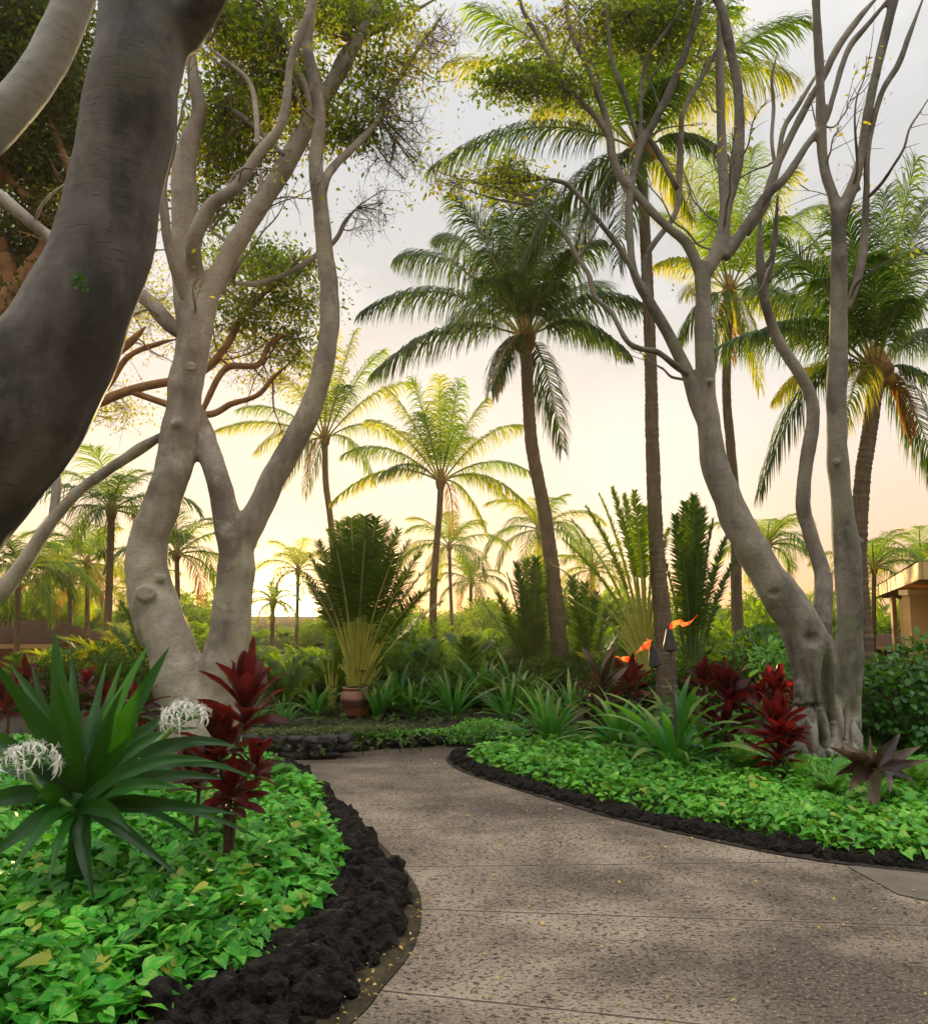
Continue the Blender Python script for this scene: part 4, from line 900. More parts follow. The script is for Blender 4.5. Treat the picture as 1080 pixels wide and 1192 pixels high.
def side_branches(t, n, zlo, zhi, seed, mat, up=.9):
    rs = np.random.default_rng(seed); S = SEGS[t.name]; S = S[(S[:, 2] > zlo) & (S[:, 2] < zhi)]; extra = []
    for _ in range(n):
        a = S[rs.integers(len(S))]; d = rs.normal(size=3)*[1, .7, .5]+[0, 0, up]; d /= np.linalg.norm(d); Lb = rs.uniform(.5, 1.5); pts = [a]; q = a.copy()
        for k in range(7):
            d = d+rs.normal(size=3)*.22+[0, 0, .06]; d /= np.linalg.norm(d); q = q+d*Lb/7; pts.append(q.copy())
        r0 = rs.uniform(.012, .022); mb = MB(); tube(mb, pts, np.linspace(r0, .004, 8), n=26, m=7, rough=.2, rfreq=12)
        for j in (3, 4, 5, 6):   # twigs leave the side branch
            p = pts[j]; e = p+(d+rs.normal(size=3)*.8)*rs.uniform(.12, .35); tubes_bulk(mb, [p], [(p+e)/2+rs.normal(size=3)*.04], [e], .005, .0015, k=6, m=5)
        mb.build('branch', mat, t); extra.append(np.array(pts[4:]))
    SEGS[t.name] = np.concatenate([SEGS[t.name]]+extra)
    tips = np.array([e[-1] for e in extra]); k = 9; pos = np.repeat(tips, k, 0)+rs.normal(size=(n*k, 3))*.11
    mb = MB(); leaves(mb, pos, rs.normal(size=(n*k, 3))-[0, 0, .4], rs.normal(size=(n*k, 3))+[0, 0, .8], .06*rs.uniform(.6, 1.3, n*k), rows=3, prof=[.15, 1, .08], width=.26); mb.build('thin_crown', M['figy'], t)
side_branches(tD, 30, 3.6, 7.5, 91, M['bark_g']); side_branches(tB, 22, 4.4, 8, 92, M['bark']); side_branches(tG, 26, 4.0, 9, 93, M['bark_r'], .3)
crown(tD, [(740,30,60,45,8.7,.5,22),(650,100,45,22,8.2,.3,12),(600,102,26,16,8.1,.2,7),(785,10,50,30,8.7,.4,14),(595,212,30,12,7.9,.2,4)], dD, 'fig', .06, leaves_per=120, spread=.13, seed=24)
crown(tD, [(730,30,80,50,9.0,.4,26),(650,40,50,36,8.5,.4,14),(520,208,24,16,8.0,.2,5),(640,95,50,24,8.4,.3,9),(820,60,30,30,8.9,.3,6),(575,205,40,14,8.0,.2,7)], dD, 'figy', .065, leaves_per=40, spread=.15, seed=25, name='sun_tinted_crown')
#@@PART4
def carve(tree_o, cavities, groove_top, amp, freq=9.0):
    tr = [c for c in tree_o.children if c.name.startswith('trunk')][0]
    dg = bpy.context.evaluated_depsgraph_get(); me = bpy.data.meshes.new_from_object(tr.evaluated_get(dg)); tr.modifiers.clear(); tr.data = me
    n = len(me.vertices); co = np.empty(n*3, dtype=np.float32); me.vertices.foreach_get('co', co); co = co.reshape(-1, 3)
    no = np.empty(n*3, dtype=np.float32); me.vertices.foreach_get('normal', no); no = no.reshape(-1, 3); W = co+np.array(tree_o['_w'], dtype=np.float32)
    low = np.where(W[:, 2] < groove_top)[0]
    for i in low:
        p = W[i]; k = 1-abs(noise.noise(Vector((p[0]*freq+noise.noise(Vector((p[0]*2, p[1]*2, p[2]*2.5)))*1.2, p[1]*freq*.6, p[2]*.9))))*2.2
        a = amp*min(1, (groove_top-p[2])/.5); co[i] -= no[i]*a*max(k, -.6)**3 if k > 0 else -no[i]*a*.25
    for (px, py, rx, rz, dep) in cavities:
        c = P(px, py, dD-.25); dx = (W[:, 0]-c.x)/(rx*dD/F); dz = (W[:, 2]-c.z)/(rz*dD/F); f = np.exp(-(dx**2+dz**2)**1.5)*(no[:, 1] < .2)*(W[:, 1] < dD+.1); co[:, 1] += f*dep
    me.vertices.foreach_set('co', co.ravel()); me.update(); me.polygons.foreach_set('use_smooth', np.ones(len(me.polygons), bool))
carve(tD, [(968,800,7,34,.22),(960,865,5,32,.2),(977,862,4,36,.2),(946,823,22,2.2,.07),(940,868,3,26,.12),(948,745,8,7,.06),(905,690,5,4,.04)], 1.15, .075)
# ================================================================== traveller palms (flat fans of paddle leaves)
def fan_palm(label, bx, by, d, leaves_, mat='fan', seed=1, ringw=.42, lw=.045, z0=.1, pm='petiole', name='traveller_palm', n=64, split=.2, group='traveller palms in the back bed', hub=.12, gap=.10, a1_=40):
    """leaves_: (tipx, tipy, blade fraction of the leaf, depth offset, half width m)"""
    rngf = np.random.default_rng(seed); base = P(bx, by, d); t = thing(name, label, 'palm', base, group)
    b = np.array(base); 
    for (tx, ty, bf, dd, hw) in leaves_:
        tip = np.array(P(tx, ty, d+dd)); a = tip-b; Ln = np.linalg.norm(a)
        side = np.array([a[0], a[1], 0]); p1 = b+a*.55+np.array([-a[0]*.26, 0, .04*Ln])
        c = bez(b+a*.02, p1, tip, 31); lb = MB(); sb = MB()
        frond(lb, sb, c, n=n, ll=hw, lw=Ln*bf/n*1.25, pet=1-bf, hang=.10, stem=.028, rng=rngf, a0=76, a1=a1_, lift=.10, segs=4, gap=gap)
        fo = lb.build('leaf', M[mat], t); so_ = bpy.data.objects.new('petiole', sb.mesh('petiole', M[pm], t['_w'])); COL.objects.link(so_); so_.parent = fo
    # overlapping sheaths in the plane of the fan
    mb = MB()
    xs = sorted(leaves_, key=lambda q: q[0])
    for (tx, ty, bf, dd, hw) in xs:
        tip = np.array(P(tx, ty, d+dd)); a = tip-b
        strap(mb, b-[0, 0, .12], b+a*.12, b+a*.30, .10, fold=.1, segs=8, prof=lambda q: 1-.8*q, side=(1, 0, 0))
    mb.build('sheath', M[pm], t)
    return t
fan_palm('traveller palm fanning out of the brown pot', 415,818,12.2, [(356,672,.47,0.25,.38),(361,648,.47,-0.25,.38),(370,630,.47,0.25,.38),(382,616,.47,-0.25,.38),(395,608,.47,0.25,.38),(409,603,.47,-0.25,.38),(424,601,.47,0.25,.38),(438,603,.47,-0.25,.38),(451,608,.47,0.25,.38),(464,617,.47,-0.25,.38),(477,629,.47,0.25,.38),(490,643,.47,-0.25,.38),(502,656,.47,0.25,.38),(511,676,.47,-0.25,.38),(516,700,.47,0.25,.38),(375,660,.52,0.7,.38),(392,640,.52,-0.55,.38),(408,632,.52,0.7,.38),(425,628,.52,-0.55,.38),(442,632,.52,0.7,.38),(460,645,.52,-0.55,.38),(478,665,.52,0.7,.38),(490,690,.52,-0.55,.38),(370,690,.52,0.7,.38)], seed=2, z0=.3, gap=.02, n=74, a1_=58)
fan_palm('narrow yellow traveller palm shoot left of the pot', 386,838,12.6, [(372,765,.5,.1,.05),(380,745,.5,0,.06),(388,750,.5,0,.06),(395,770,.5,0,.05),(376,725,.45,.2,.06),(402,745,.5,.2,.05)], seed=3, mat='palm_mid', n=30)
fan_palm('backlit traveller palm with thin yellow stalks behind the torches', 752,775,12.0, [
 (640,655,.6,.4,.17),(655,628,.6,-.2,.18),(665,605,.58,.4,.18),(682,590,.58,-.2,.18),(697,575,.56,.3,.18),(712,568,.55,-.2,.18),(726,575,.55,.3,.18),(738,572,.55,-.3,.18),(750,590,.5,.2,.18),(648,690,.55,.3,.15),(765,600,.5,0,.16),(778,615,.5,.3,.16)], seed=4, mat='palm_mid', n=58, gap=.06)
fan_palm('tall dark traveller palm right of the torches', 806,830,12.8, [
 (770,640,.62,.2,.20),(785,600,.62,-.2,.26),(797,585,.62,.3,.28),(808,578,.62,-.3,.30),(818,592,.62,.3,.28),(830,605,.62,-.2,.26),(845,625,.6,.2,.24),(856,650,.58,.3,.2),(812,640,.55,-.5,.30),(795,650,.55,-.5,.28)], seed=5, n=70, gap=.05, pm='petiole_g')
fan_palm('dark upright traveller palm left of the central palm trunk', 622,830,14.0, [
 (590,668,.66,.1,.26),(600,655,.68,-.2,.32),(612,652,.68,.2,.34),(624,650,.68,-.2,.34),(560,700,.6,.2,.26),(636,672,.6,.3,.28),(610,700,.6,-.5,.34),(578,690,.6,-.3,.3),(590,720,.6,-.6,.32),(628,725,.6,-.6,.32)], seed=6, n=70, gap=.04, pm='petiole_g')
fan_palm('dark traveller palm right of the central palm trunk', 682,825,14.2, [
 (650,690,.62,.1,.28),(665,672,.62,-.2,.32),(680,680,.62,.2,.32),(695,690,.62,-.2,.3),(710,705,.6,.2,.28),(672,720,.6,-.5,.3),(720,735,.6,.1,.24)], seed=7, n=66, gap=.04, pm='petiole_g')
fan_palm('small dark banana like clump behind the fig tree', 170,800,13.0, [(140,700,.6,0,.26),(160,690,.6,.3,.26),(185,700,.6,0,.26),(130,730,.6,.2,.24),(200,720,.6,-.2,.24)], seed=8, n=50, gap=.1, pm='petiole_g')
# ================================================================== feathery clumps and thicket
def clump_arr(seed, n=14, L0=1.0, mode='areca'):
    rngk = np.random.default_rng(seed); rr = random.Random(seed); lb = MB(); sb = MB()
    for k in range(n):
        az = rr.uniform(0, 6.28); e0 = math.radians(rr.uniform(52, 88)); c = arc(e0, math.radians(rr.uniform(40, 105)), L=L0*rr.uniform(.65, 1.1))
        c = np.stack([c[:,0]*math.cos(az), c[:,0]*math.sin(az), c[:,2]], 1)+[rr.gauss(0,.06), rr.gauss(0,.06), 0]
        frond(lb, sb, c, n=34, ll=.24*L0, lw=.026*L0, pet=.2, hang=.14, stem=.010, rng=rngk, segs=3)
    lb.v += sb.v; lb.q += [q+lb.n for q in sb.q]; lb.r += sb.r; lb.u += sb.u; lb.w += sb.w; lb.n += sb.n
    return lb.arrays()
CL = [clump_arr(40+k) for k in range(5)]
def leafclump_arr(seed, n=1500, size=.09):
    rngk = np.random.default_rng(seed); v = rdir(n)*(rngk.random((n, 1))**.35)*[.5, .5, .55]
    lump = np.array([noise.noise(Vector(p*3.2)+Vector((seed, 0, 0))) for p in v]); v *= (1+.35*lump)[:, None]; v[:, 2] += .5
    mb = MB(); out = v-[0, 0, .4]; leaves(mb, v, out+rngk.normal(size=(n, 3))*.35, rngk.normal(size=(n, 3))*.5+[0, 0, 1], size*rngk.uniform(.6, 1.3, n), rows=4, width=.26)
    k = 60; tubes_bulk(mb, np.zeros((k, 3)), v[:k]*.4+rngk.normal(size=(k, 3))*.04, v[:k], .012, .003, k=6, m=5)
    return mb.arrays()
LC = [leafclump_arr(60+k) for k in range(4)]
def thicket(name, x0, x1, y0, y1, n, h0, h1, mat, label, seed, frac=.6, zb=-.1):
    rr = random.Random(seed); mb = MB()
    for _ in range(n):
        x = rr.uniform(x0, x1); y = rr.uniform(y0, y1); s = rr.uniform(h0, h1)
        if abs(x/y+.215) < .055: s *= .58
        if abs(x/y+.02) < .06 or abs(x/y-.30) < .05: s *= .82
        if y < 30 and x/y > .44: s *= .55      # lower growth where the sun shows through
        arr = rr.choice(CL) if rr.random() < frac else rr.choice(LC)
        mb.merge(arr, off=(x, y, zb), sc_=s, rz=rr.uniform(0, 6.28), rshift=rr.random())
    tag(mb.build(name, M[mat]), label, 'thicket', kind='stuff')
thicket('low_thicket', -7, 8, 12.3, 14.4, 120, .42, .85, 'hedge', 'low dark foliage filling the back bed', 4, .45, .1)
thicket('hedge_thicket', -7.5, 8.5, 14.5, 18, 115, .7, 1.5, 'hedge', 'dense dark green thicket closing the back bed', 1)
thicket('hedge_thicket', -10, 10, 18.5, 24, 70, .9, 1.8, 'palm_mid', 'feathery green thicket behind the dark hedge', 2, .8)
thicket('far_treeline', -28, 32, 34, 46, 190, 1.2, 2.7, 'palm_mid', 'low far line of trees along the horizon', 3, .4)
def plant_from(arr, name, label, cat, px, py, d, s, mat, z=.1, group=None, rz=0.0):
    b = P(px, py, d); b.z = z; mb = MB(); mb.merge(arr, off=tuple(b), sc_=s, rz=rz)
    o = mb.build(name, M[mat]); 
    me = o.data; off = np.array(b); co = np.empty(len(me.vertices)*3, dtype=np.float32); me.vertices.foreach_get('co', co); co = co.reshape(-1, 3)-off; me.vertices.foreach_set('co', co.astype(np.float32).ravel()); o.location = b
    tag(o, label, cat, group); return o
AG = 'feathery areca clumps in the back bed'
for lab, px, d, s, mt, k in [
 ('feathery areca clump glowing under the setting sun', 320, 14.5, 1.0, 'palm_mid', 0), ('yellow green areca clump left of the fig tree', 165, 14, 1.7, 'palm_gold', 1), ('bushy areca clump between the fig stems and the sun', 285, 15.5, 1.05, 'palm_mid', 2),
 ('pale areca clump behind the brown roof corner', 75, 13.5, 1.3, 'palm_gold', 3), ('dark areca clump right of the potted palm', 480, 14, 1.35, 'hedge', 4), ('olive areca clump behind the centre left lily', 545, 14.5, 1.5, 'palm_dark', 0),
 ('sunlit areca clump right of the slim palm trunk', 885, 13.5, 1.5, 'palm_mid', 1), ('areca clump behind the leaning stem foot', 915, 12.5, 1.35, 'palm_mid', 2), ('areca clump left of the pavilion column', 1030, 14.5, .8, 'palm_mid', 3),
 ('dim areca clump behind the torches', 715, 13.5, 1.15, 'palm_gold', 4), ('areca clump between slim trunk and dark fan', 845, 15, 1.6, 'palm_mid', 0), ('areca clump behind the low stone wall', 330, 12.4, 1.0, 'hedge', 1),
 ('areca clump at the far left behind the red leaves', 20, 12.5, 1.2, 'hedge', 2), ('olive areca clump under the yellow shoot', 400, 13.2, 1.1, 'palm_dark', 3)]:
    plant_from(CL[k], 'areca_palm', lab, 'palm shrub', px, 780, d, s, mt, z=.05, group=AG, rz=px)
# shrubs of broad leaves
def shrub(label, boxes, mat, size, n, seed, group=None, name='shrub', cat='shrub', rows=5, width=.36):
    rngs = np.random.default_rng(seed); b0 = P(*boxes[0][:3]); b0.z = .05; t = thing(name, label, cat, b0, group); pos = []; out = []; st = []; tp = []
    tot = sum(b[3]*b[4] for b in boxes)
    for (px, py, d, rx, ry) in boxes:
        c = np.array(P(px, py, d)); k = int(n*rx*ry/tot); v = rdir(k)*(rngs.random((k, 1))**.3); R = np.array([rx*d/F, rx*d/F*.8, ry*d/F])
        lump = np.array([noise.noise(Vector(q*2.8)+Vector((seed, px*.01, 0))) for q in v]); q = c+v*R*(1+.3*lump)[:, None]; q[:, 2] = np.maximum(q[:, 2], .08); pos.append(q); out.append(v)
        m = max(6, k//30); st.append(np.tile([c[0], c[1], .0], (m, 1))); tp.append(q[:m])
    pos = np.concatenate(pos); out = np.concatenate(out); k = len(pos); mb = MB()
    leaves(mb, pos, out*.7+rngs.normal(size=(k, 3))*.5+[0, 0, -.15], rngs.normal(size=(k, 3))*.35+[0, -.2, 1], size*rngs.uniform(.6, 1.2, k), rows=rows, width=width, fold=.22, bend=.25)
    mb.build('foliage', M[mat], t); mb = MB(); A = np.concatenate(st); B = np.concatenate(tp); tubes_bulk(mb, A, (A+B)/2+rngs.normal(size=A.shape)*.06, B, .012, .004, k=6, m=5); mb.build('stems', M['bark_t'], t)
    return t
shrub('dense round leaved shrub right of the grey forked tree', [(1045,820,8.8,60,52),(1075,790,9.2,50,50),(1015,810,9.2,35,40),(1080,850,8.6,50,40)], 'shrub', .085, 4200, 3)
shrub('small shrub with upright leaves behind the forked trunk', [(885,760,12,36,30),(905,770,11.5,24,26)], 'shrub', .12, 900, 4, width=.22)
shrub('low bright leafy cushion at the bend of the path', [(565,850,10.2,34,12),(540,856,10.0,24,8),(590,855,10.4,24,9)], 'bright', .05, 2200, 5, rows=4)
shrub('low pale clump in front of the back lilies', [(440,812,12,14,14)], 'shrub', .12, 240, 6, width=.2)
# mossy plants on top of the stone wall and bright edging plants
def edgeplants(name, label, path, n, size, mat, h, seed):
    rnge = np.random.default_rng(seed); path = np.array(path); t = rnge.uniform(0, len(path)-1, n); p = np.stack([np.interp(t, np.arange(len(path)), path[:, j]) for j in range(3)], 1)
    p[:, :2] += rnge.normal(0, .09, (n, 2)); p[:, 2] += rnge.random(n)*h; mb = MB(); az = rnge.uniform(0, 6.28, n)
    leaves(mb, p, np.stack([np.cos(az), np.sin(az), rnge.normal(.4, .4, n)], 1), rnge.normal(size=(n, 3))*.4+[0, 0, 1], size*rnge.uniform(.5, 1.3, n), rows=4, width=.25); tag(mb.build(name, M[mat]), label, 'ground cover', kind='stuff')
wl = [G(220,884), G(300,885), G(394,880)]; edgeplants('moss', 'mossy growth along the top of the low stone wall', [(v.x, v.y+.30, .21) for v in wl]+[(G(470,872).x, G(470,872).y+.45, .14)], 3200, .04, 'moss', .06, 1)
edgeplants('edging_plants', 'bright green plants along the dark kerb', [(x, y+.16, .08) for x, y in bs[2:]], 2200, .055, 'ivy', .09, 2)
# bright ferns behind the right ground cover
def fern(label, px, py, d, s, seed, mat='bright'):
    arr = clump_arr(seed, 16, 1.0); return plant_from(arr, 'fern', label, 'fern', px, py, d, s, mat, z=.12, group='bright ferns behind the ground cover')
for lab, px, d, s, k in [('bright fern clump between the two red ti plants', 868, 7.6, .36, 71), ('bright fern clump under the right red ti plant', 925, 7.2, .30, 72), ('fern clump left of the bronze plant', 965, 6.7, .30, 73), ('bright fern clump at the foot of the forked tree', 895, 8.2, .34, 74), ('fern clump at the right margin', 1060, 7.0, .38, 75), ('small fern left of the torches', 745, 8.6, .32, 76)]:
    fern(lab, px, 880, d, s, k)
shrub('bright broad leaved plant rising behind the pale forked tree base', [(905,775,10.5,30,26)], 'bright', .14, 260, 16, width=.2)
shrub('sprawling bright leafy plants behind the bronze plant', [(950,905,7.3,60,14),(1040,900,7.3,60,16),(860,895,7.9,50,12)], 'bright', .075, 1800, 15, width=.2)
# ================================================================== lilies (crinum)
def lily(label, px, py, d, n, Ln, wid, seed, mat='crinum2', e_lo=15, e_hi=88, z=.1, extra=(), group='green lilies around the beds', bendf=.35, name='crinum_lily'):
    rr = random.Random(seed); b = P(px, py, d); b.z = z; t = thing(name, label, 'lily', b, group); b = np.array(b); mb = MB()
    for k in range(n):
        az = k*2.399+rr.uniform(-.3, .3); e = math.radians(e_lo+(e_hi-e_lo)*(1-(k+.5)/n)+rr.uniform(-6, 6)); Lk = Ln*rr.uniform(.75, 1.1); dr = np.array([math.cos(az), math.sin(az), 0])
        p0 = b+dr*.03+[0, 0, .02]; p1 = p0+(dr*math.cos(e)+np.array([0, 0, math.sin(e)]))*Lk*.6; p2 = p1+(dr*math.cos(e-bendf*1.6)+np.array([0, 0, math.sin(e-bendf*(1.6+rr.random()))]))*Lk*.45
        strap(mb, p0, p1, p2, wid*rr.uniform(.8, 1.15), fold=.28, twist=rr.uniform(-.5, .5), segs=14, wave=.06)
    mb.build('foliage', M[mat], t)
    mb = MB(); tube(mb, [b-[0,0,.15], b+[0,0,.05], b+[0,0,.16]], [.07*Ln, .08*Ln, .05*Ln], n=8, m=9); mb.build('stem', M['stalk'], t)
    return t
lily('spiky lily clump in the back bed right of the pot', 528,828,11.5,34,.80,.055,1,e_lo=35)
lily('lily clump with one pale leaf beside the bend of the path', 640,868,9.4,34,.72,.06,2,e_lo=25)
lily('large drooping lily clump around the foot of the torches', 785,888,8.0,30,1.0,.085,3,e_lo=12,bendf=.5)
lily('bright lily clump left of the torches', 722,860,9.0,30,.85,.08,4,e_lo=18,bendf=.5)
lily('dark green lily clump between the pot and spiky lily', 482,832,11.6,28,.6,.06,5,e_lo=30)
lily('low lily clump behind the bend of the path', 590,832,11.4,30,.62,.05,6,e_lo=25)
lily('narrow lily clump right beside the pot', 440,842,11.5,16,.62,.08,7,e_lo=55)
lily('tall thin leaved lily beside the central palm trunk', 622,822,11.8,20,.75,.035,8,e_lo=50)
lily('grey green lily behind the stone wall', 330,838,10.8,24,.5,.04,9,e_lo=25)
lily('wide green lily right of the torches', 830,885,8.3,18,.75,.085,10,e_lo=15,bendf=.5)
lily('dark thin leaved lily left of the torch pair', 690,842,10.0,22,.75,.05,11,mat='bronze',e_lo=20)
for k_, (lab, px, py, d, n, Ln, wd) in enumerate([
 ('tall bright lily clump behind the kerb left of the central palm', 600,826,12.2,30,.95,.07),('bright arching lily clump at the foot of the central palm trunk', 665,842,10.8,30,.9,.06),
 ('broad leaved lily just right of the pot', 462,838,11.9,24,.8,.1),('broad green lily behind the spiky lily clump', 560,822,12.8,26,1.0,.09),('lily clump in the shade left of the pot', 368,842,11.7,24,.6,.06),
 ('lily clump at the foot of the dark traveller palm', 800,850,10.2,26,.8,.07),('green lily clump between the ti plants and the forked tree', 878,850,9.6,22,.7,.06),('low lily clump behind the left end of the stone wall', 290,842,10.9,22,.6,.05)]):
    lily(lab, px, py, d, n, Ln, wd, 30+k_, e_lo=28, bendf=.45)
# ---- hero lily, front left
hb = P(92,962,4.5); hb.z = .12
tH = thing('crinum_lily', 'large dark green lily with broad strap leaves at the left front', 'lily', hb)
hb = np.array(hb); mb = MB(); HB = P(95,935,4.5)
for (tx, ty, cx_, cy_, wp, td, cd, tw) in [
 (64,742,66,830,36,.1,-.05,.1),(-8,752,60,860,30,-.2,-.1,.25),(20,770,70,850,26,.3,.15,-.2),(84,762,88,850,20,.5,.3,.1),(168,748,118,850,26,.3,.0,.2),(192,752,150,835,28,.1,-.1,-.3),(122,775,105,860,20,.5,.2,.2),
 (215,812,150,850,24,.3,.2,.45),(268,852,190,838,27,.0,-.1,.55),(240,868,160,870,22,-.1,-.15,.5),(250,890,180,888,22,-.3,-.2,.55),(268,930,190,932,20,-.1,-.2,.75),(205,905,150,900,20,-.3,-.2,.6),
 (108,1037,88,955,26,-.55,-.35,.1),(200,1000,140,958,18,-.5,-.35,.5),(-10,990,45,945,26,-.4,-.25,-.3),(-60,940,20,905,26,-.3,-.2,-.5),(-50,870,30,880,22,0,0,-.4),(10,850,60,890,22,.2,.1,-.2),(-80,810,20,850,24,.2,.1,-.3),
 (150,960,125,925,22,-.6,-.4,.4),(20,1000,60,940,22,-.6,-.35,-.3),(70,800,80,870,24,-.25,-.15,.1),(140,800,112,860,24,-.15,-.1,.1),(230,960,160,925,14,.2,.1,.7),(40,930,60,900,22,-.6,-.3,-.2),(285,885,200,858,18,.1,.0,.5),(225,835,160,845,18,.35,.1,.3),(140,770,112,860,20,.45,.2,.1),(40,775,62,860,20,.45,.2,.1),(290,950,190,915,16,.0,-.1,.6),(60,1015,75,950,18,-.65,-.4,.1)]:
    tx, ty = tx+(tx-cx_)*.14, ty+(ty-cy_)*.10; p2 = P(tx, ty, 4.5+td); p1 = P(cx_, cy_, 4.5+cd); p0 = HB+Vector((random.uniform(-.05,.05), random.uniform(-.05,.05), random.uniform(-.05,.03)))
    h = (p2-p0).normalized(); sidev = h.cross(Vector((0, -1, .35))).normalized()
    sidev = (Vector(sidev)*math.cos(tw*.6)+Vector((0,-1,.2)).normalized()*math.sin(tw*.6))
    strap(mb, p0, p1, p2-Vector((0,0,.10*abs(tx-cx_)/110)), wp*4.5/F*.84, fold=.34, segs=24, wave=.12, side=sidev, cols=7,
          prof=lambda q: np.clip(np.minimum(.55+q*1.6, 1)*np.clip((1-q)*1.9, 0, 1)**.8, .02, 1))
mb.build('foliage', M['crinum'], tH)
mb = MB(); tube(mb, [hb-[0,0,.15], hb+[0,0,.1], np.array(HB)+[0,0,.06]], [.05,.055,.045], n=10, m=11, rough=.1); mb.build('stem', M['crinum'], tH)
def umbel(parent, px, py, d, r, stalk, seed, nfl=16, up=1.0):
    rr = random.Random(seed); c = np.array(P(px, py, d)); mbw = MB(); mbs = MB(); mbg = MB()
    pts = [np.array(P(*q)) for q in stalk]; tube(mbs, pts+[c-[0,0,r*.5]], [.016]*(len(pts))+[.014], n=18, m=8)
    st_ = mbs.build('flower_stalk', M['stalk'], parent)
    b = c-np.array([0, 0, r*.55])
    for k in range(nfl):
        az = k*2.399; e = math.radians(rr.uniform(0, 85)); dr = np.array([math.cos(az)*math.cos(e), math.sin(az)*math.cos(e), math.sin(e)*up]); f = b+dr*r*rr.uniform(.75, 1.05)
        tubes_bulk(mbg, [b], [(b+f)/2+[0, 0, .01]], [f], .0035, .0028, k=5, m=5)
        for j in range(6):
            a2 = j*math.pi/3+rr.uniform(-.2, .2); u = np.cross(dr, [.3,.2,1.]); u /= np.linalg.norm(u); w_ = np.cross(dr, u); o_ = u*math.cos(a2)+w_*math.sin(a2)
            Lp = r*rr.uniform(.34, .5); strap(mbw, f, f+dr*Lp*.45+o_*Lp*.55, f+o_*Lp*.9-dr*Lp*.1-np.array([0,0,Lp*.22]), .014, fold=.2, segs=7, cols=3, prof=lambda q: 1-.8*q**2)
            tubes_bulk(mbw, [f], [f+dr*Lp*.5], [f+dr*Lp*.7+o_*Lp*.3], .0012, .0008, k=4, m=4)
    fh = mbw.build('flower_head', M['white_fl'], parent)
    pe = bpy.data.objects.new('flower_tubes', mbg.mesh('flower_tubes', M['stalk'], parent['_w'])); COL.objects.link(pe); pe.parent = fh
umbel(tH, 32,872,4.25,.155,[(100,955,4.45),(75,935,4.35),(45,915,4.28)],1,30,.7)
umbel(tH, 214,826,4.55,.125,[(115,945,4.45),(150,900,4.45),(190,858,4.5)],2,32,.8)
# ================================================================== ti plants
def ti(label, stems, d, heads, mat='ti', seed=1, group='red ti plants in the beds', name='ti_plant', z=.05):
    rr = random.Random(seed); b = P(stems[0][0][0], stems[0][0][1], d); b.z = z; t = thing(name, label, 'ti plant', b, group)
    for s in stems:
        pts = [P(x, y, d+(q[0] if q else 0)) for x, y, *q in s]; pts[0].z = z-.05; mb = MB(); tube(mb, pts, [.013]*len(pts), n=16, m=8, rough=.2, rfreq=25); mb.build('stem', M['ti_stem'], t)
    for (hx, hy, dd, n, Lpx, wpx, elo, ehi) in heads:
        c = np.array(P(hx, hy, d+dd)); Lm = Lpx*d/F*.88; wpx = wpx*.85; mb = MB()
        for k in range(n):
            u = (k+.5)/n; az = k*2.399+rr.uniform(-.3, .3); e = math.radians(ehi-(ehi-elo)*u**1.1+rr.uniform(-9, 9)); dr = np.array([math.cos(az), math.sin(az), 0]); Lk = Lm*rr.uniform(.75, 1.1)
            p0 = c+np.array([0, 0, Lm*(.18-.55*u)]); p1 = p0+(dr*math.cos(e)+np.array([0, 0, math.sin(e)]))*Lk*.55; e2 = e-rr.uniform(.1, .7)*(.5+u)
            p2 = p1+(dr*math.cos(e2)+np.array([0, 0, math.sin(e2)]))*Lk*.5
            strap(mb, p0, p1, p2, wpx*d/F*rr.uniform(.8, 1.15), fold=.32, twist=rr.uniform(-.7, .7), segs=10, wave=.08, prof=lambda q: np.clip(np.sin(math.pi*np.clip(q*.93+.06, 0, 1))**.75, .05, 1))
        mb.build('foliage', M[mat], t)
    return t
ti('tall dark red ti plant in front of the fig tree', [[(266,975),(268,930),(272,880),(280,850),(285,815)],[(264,975),(262,940),(256,880)],[(269,975),(276,930),(296,890)]], 4.9,
   [(287,822,0,22,74,24,25,84),(256,872,.05,24,58,22,10,80),(268,925,-.05,20,50,18,-10,60),(298,895,.1,14,42,16,5,70),(245,895,.1,14,40,15,0,70)], seed=1)
ti('small dark red ti plant left of the tall red one', [[(228,950),(232,915),(235,890)]], 5.4, [(228,905,0,22,52,20,10,82)], seed=2)
ti('bright red ti plant in front of the forked tree', [[(904,915),(905,880),(906,850)],[(908,915),(912,880)]], 7.4, [(906,852,0,38,46,17,5,86),(905,885,.0,20,44,16,-20,50)], 'ti_b', 3)
ti('pair of tall red ti heads right of the torches', [[(838,890),(845,850),(850,820)],[(834,890),(832,850),(822,800)]], 8.3, [(848,812,0,34,44,15,10,86),(843,850,0,26,50,15,-15,50),(818,795,.2,22,32,13,10,85)], 'ti', 4)
ti('short red ti plant behind the bright red one', [[(905,860),(900,825)]], 9.6, [(903,808,0,26,34,14,15,80),(925,815,.2,16,28,13,15,80),(885,812,.1,14,26,12,15,80)], 'ti_b', 5)
ti('dark red ti plant at the left margin behind the white flowers', [[(10,860),(12,800)]], 8.0, [(8,822,0,26,40,13,5,84),(32,790,.4,14,30,11,10,84)], 'ti', 6)
ti('reddish ti plant directly left of the fig trunk', [[(125,850),(122,805)]], 8.2, [(122,822,0,26,38,12,-5,80),(100,798,.4,14,28,10,10,80)], 'ti', 7)
ti('low coppery ti plant at the foot of the fig trunk', [[(165,860),(163,830)]], 7.6, [(163,825,0,22,42,15,-20,65)], 'ti', 8)
ti('coppery ti plant left of the torches', [[(735,830),(733,795)]], 10.2, [(733,795,0,24,36,12,0,80)], 'ti', 9)
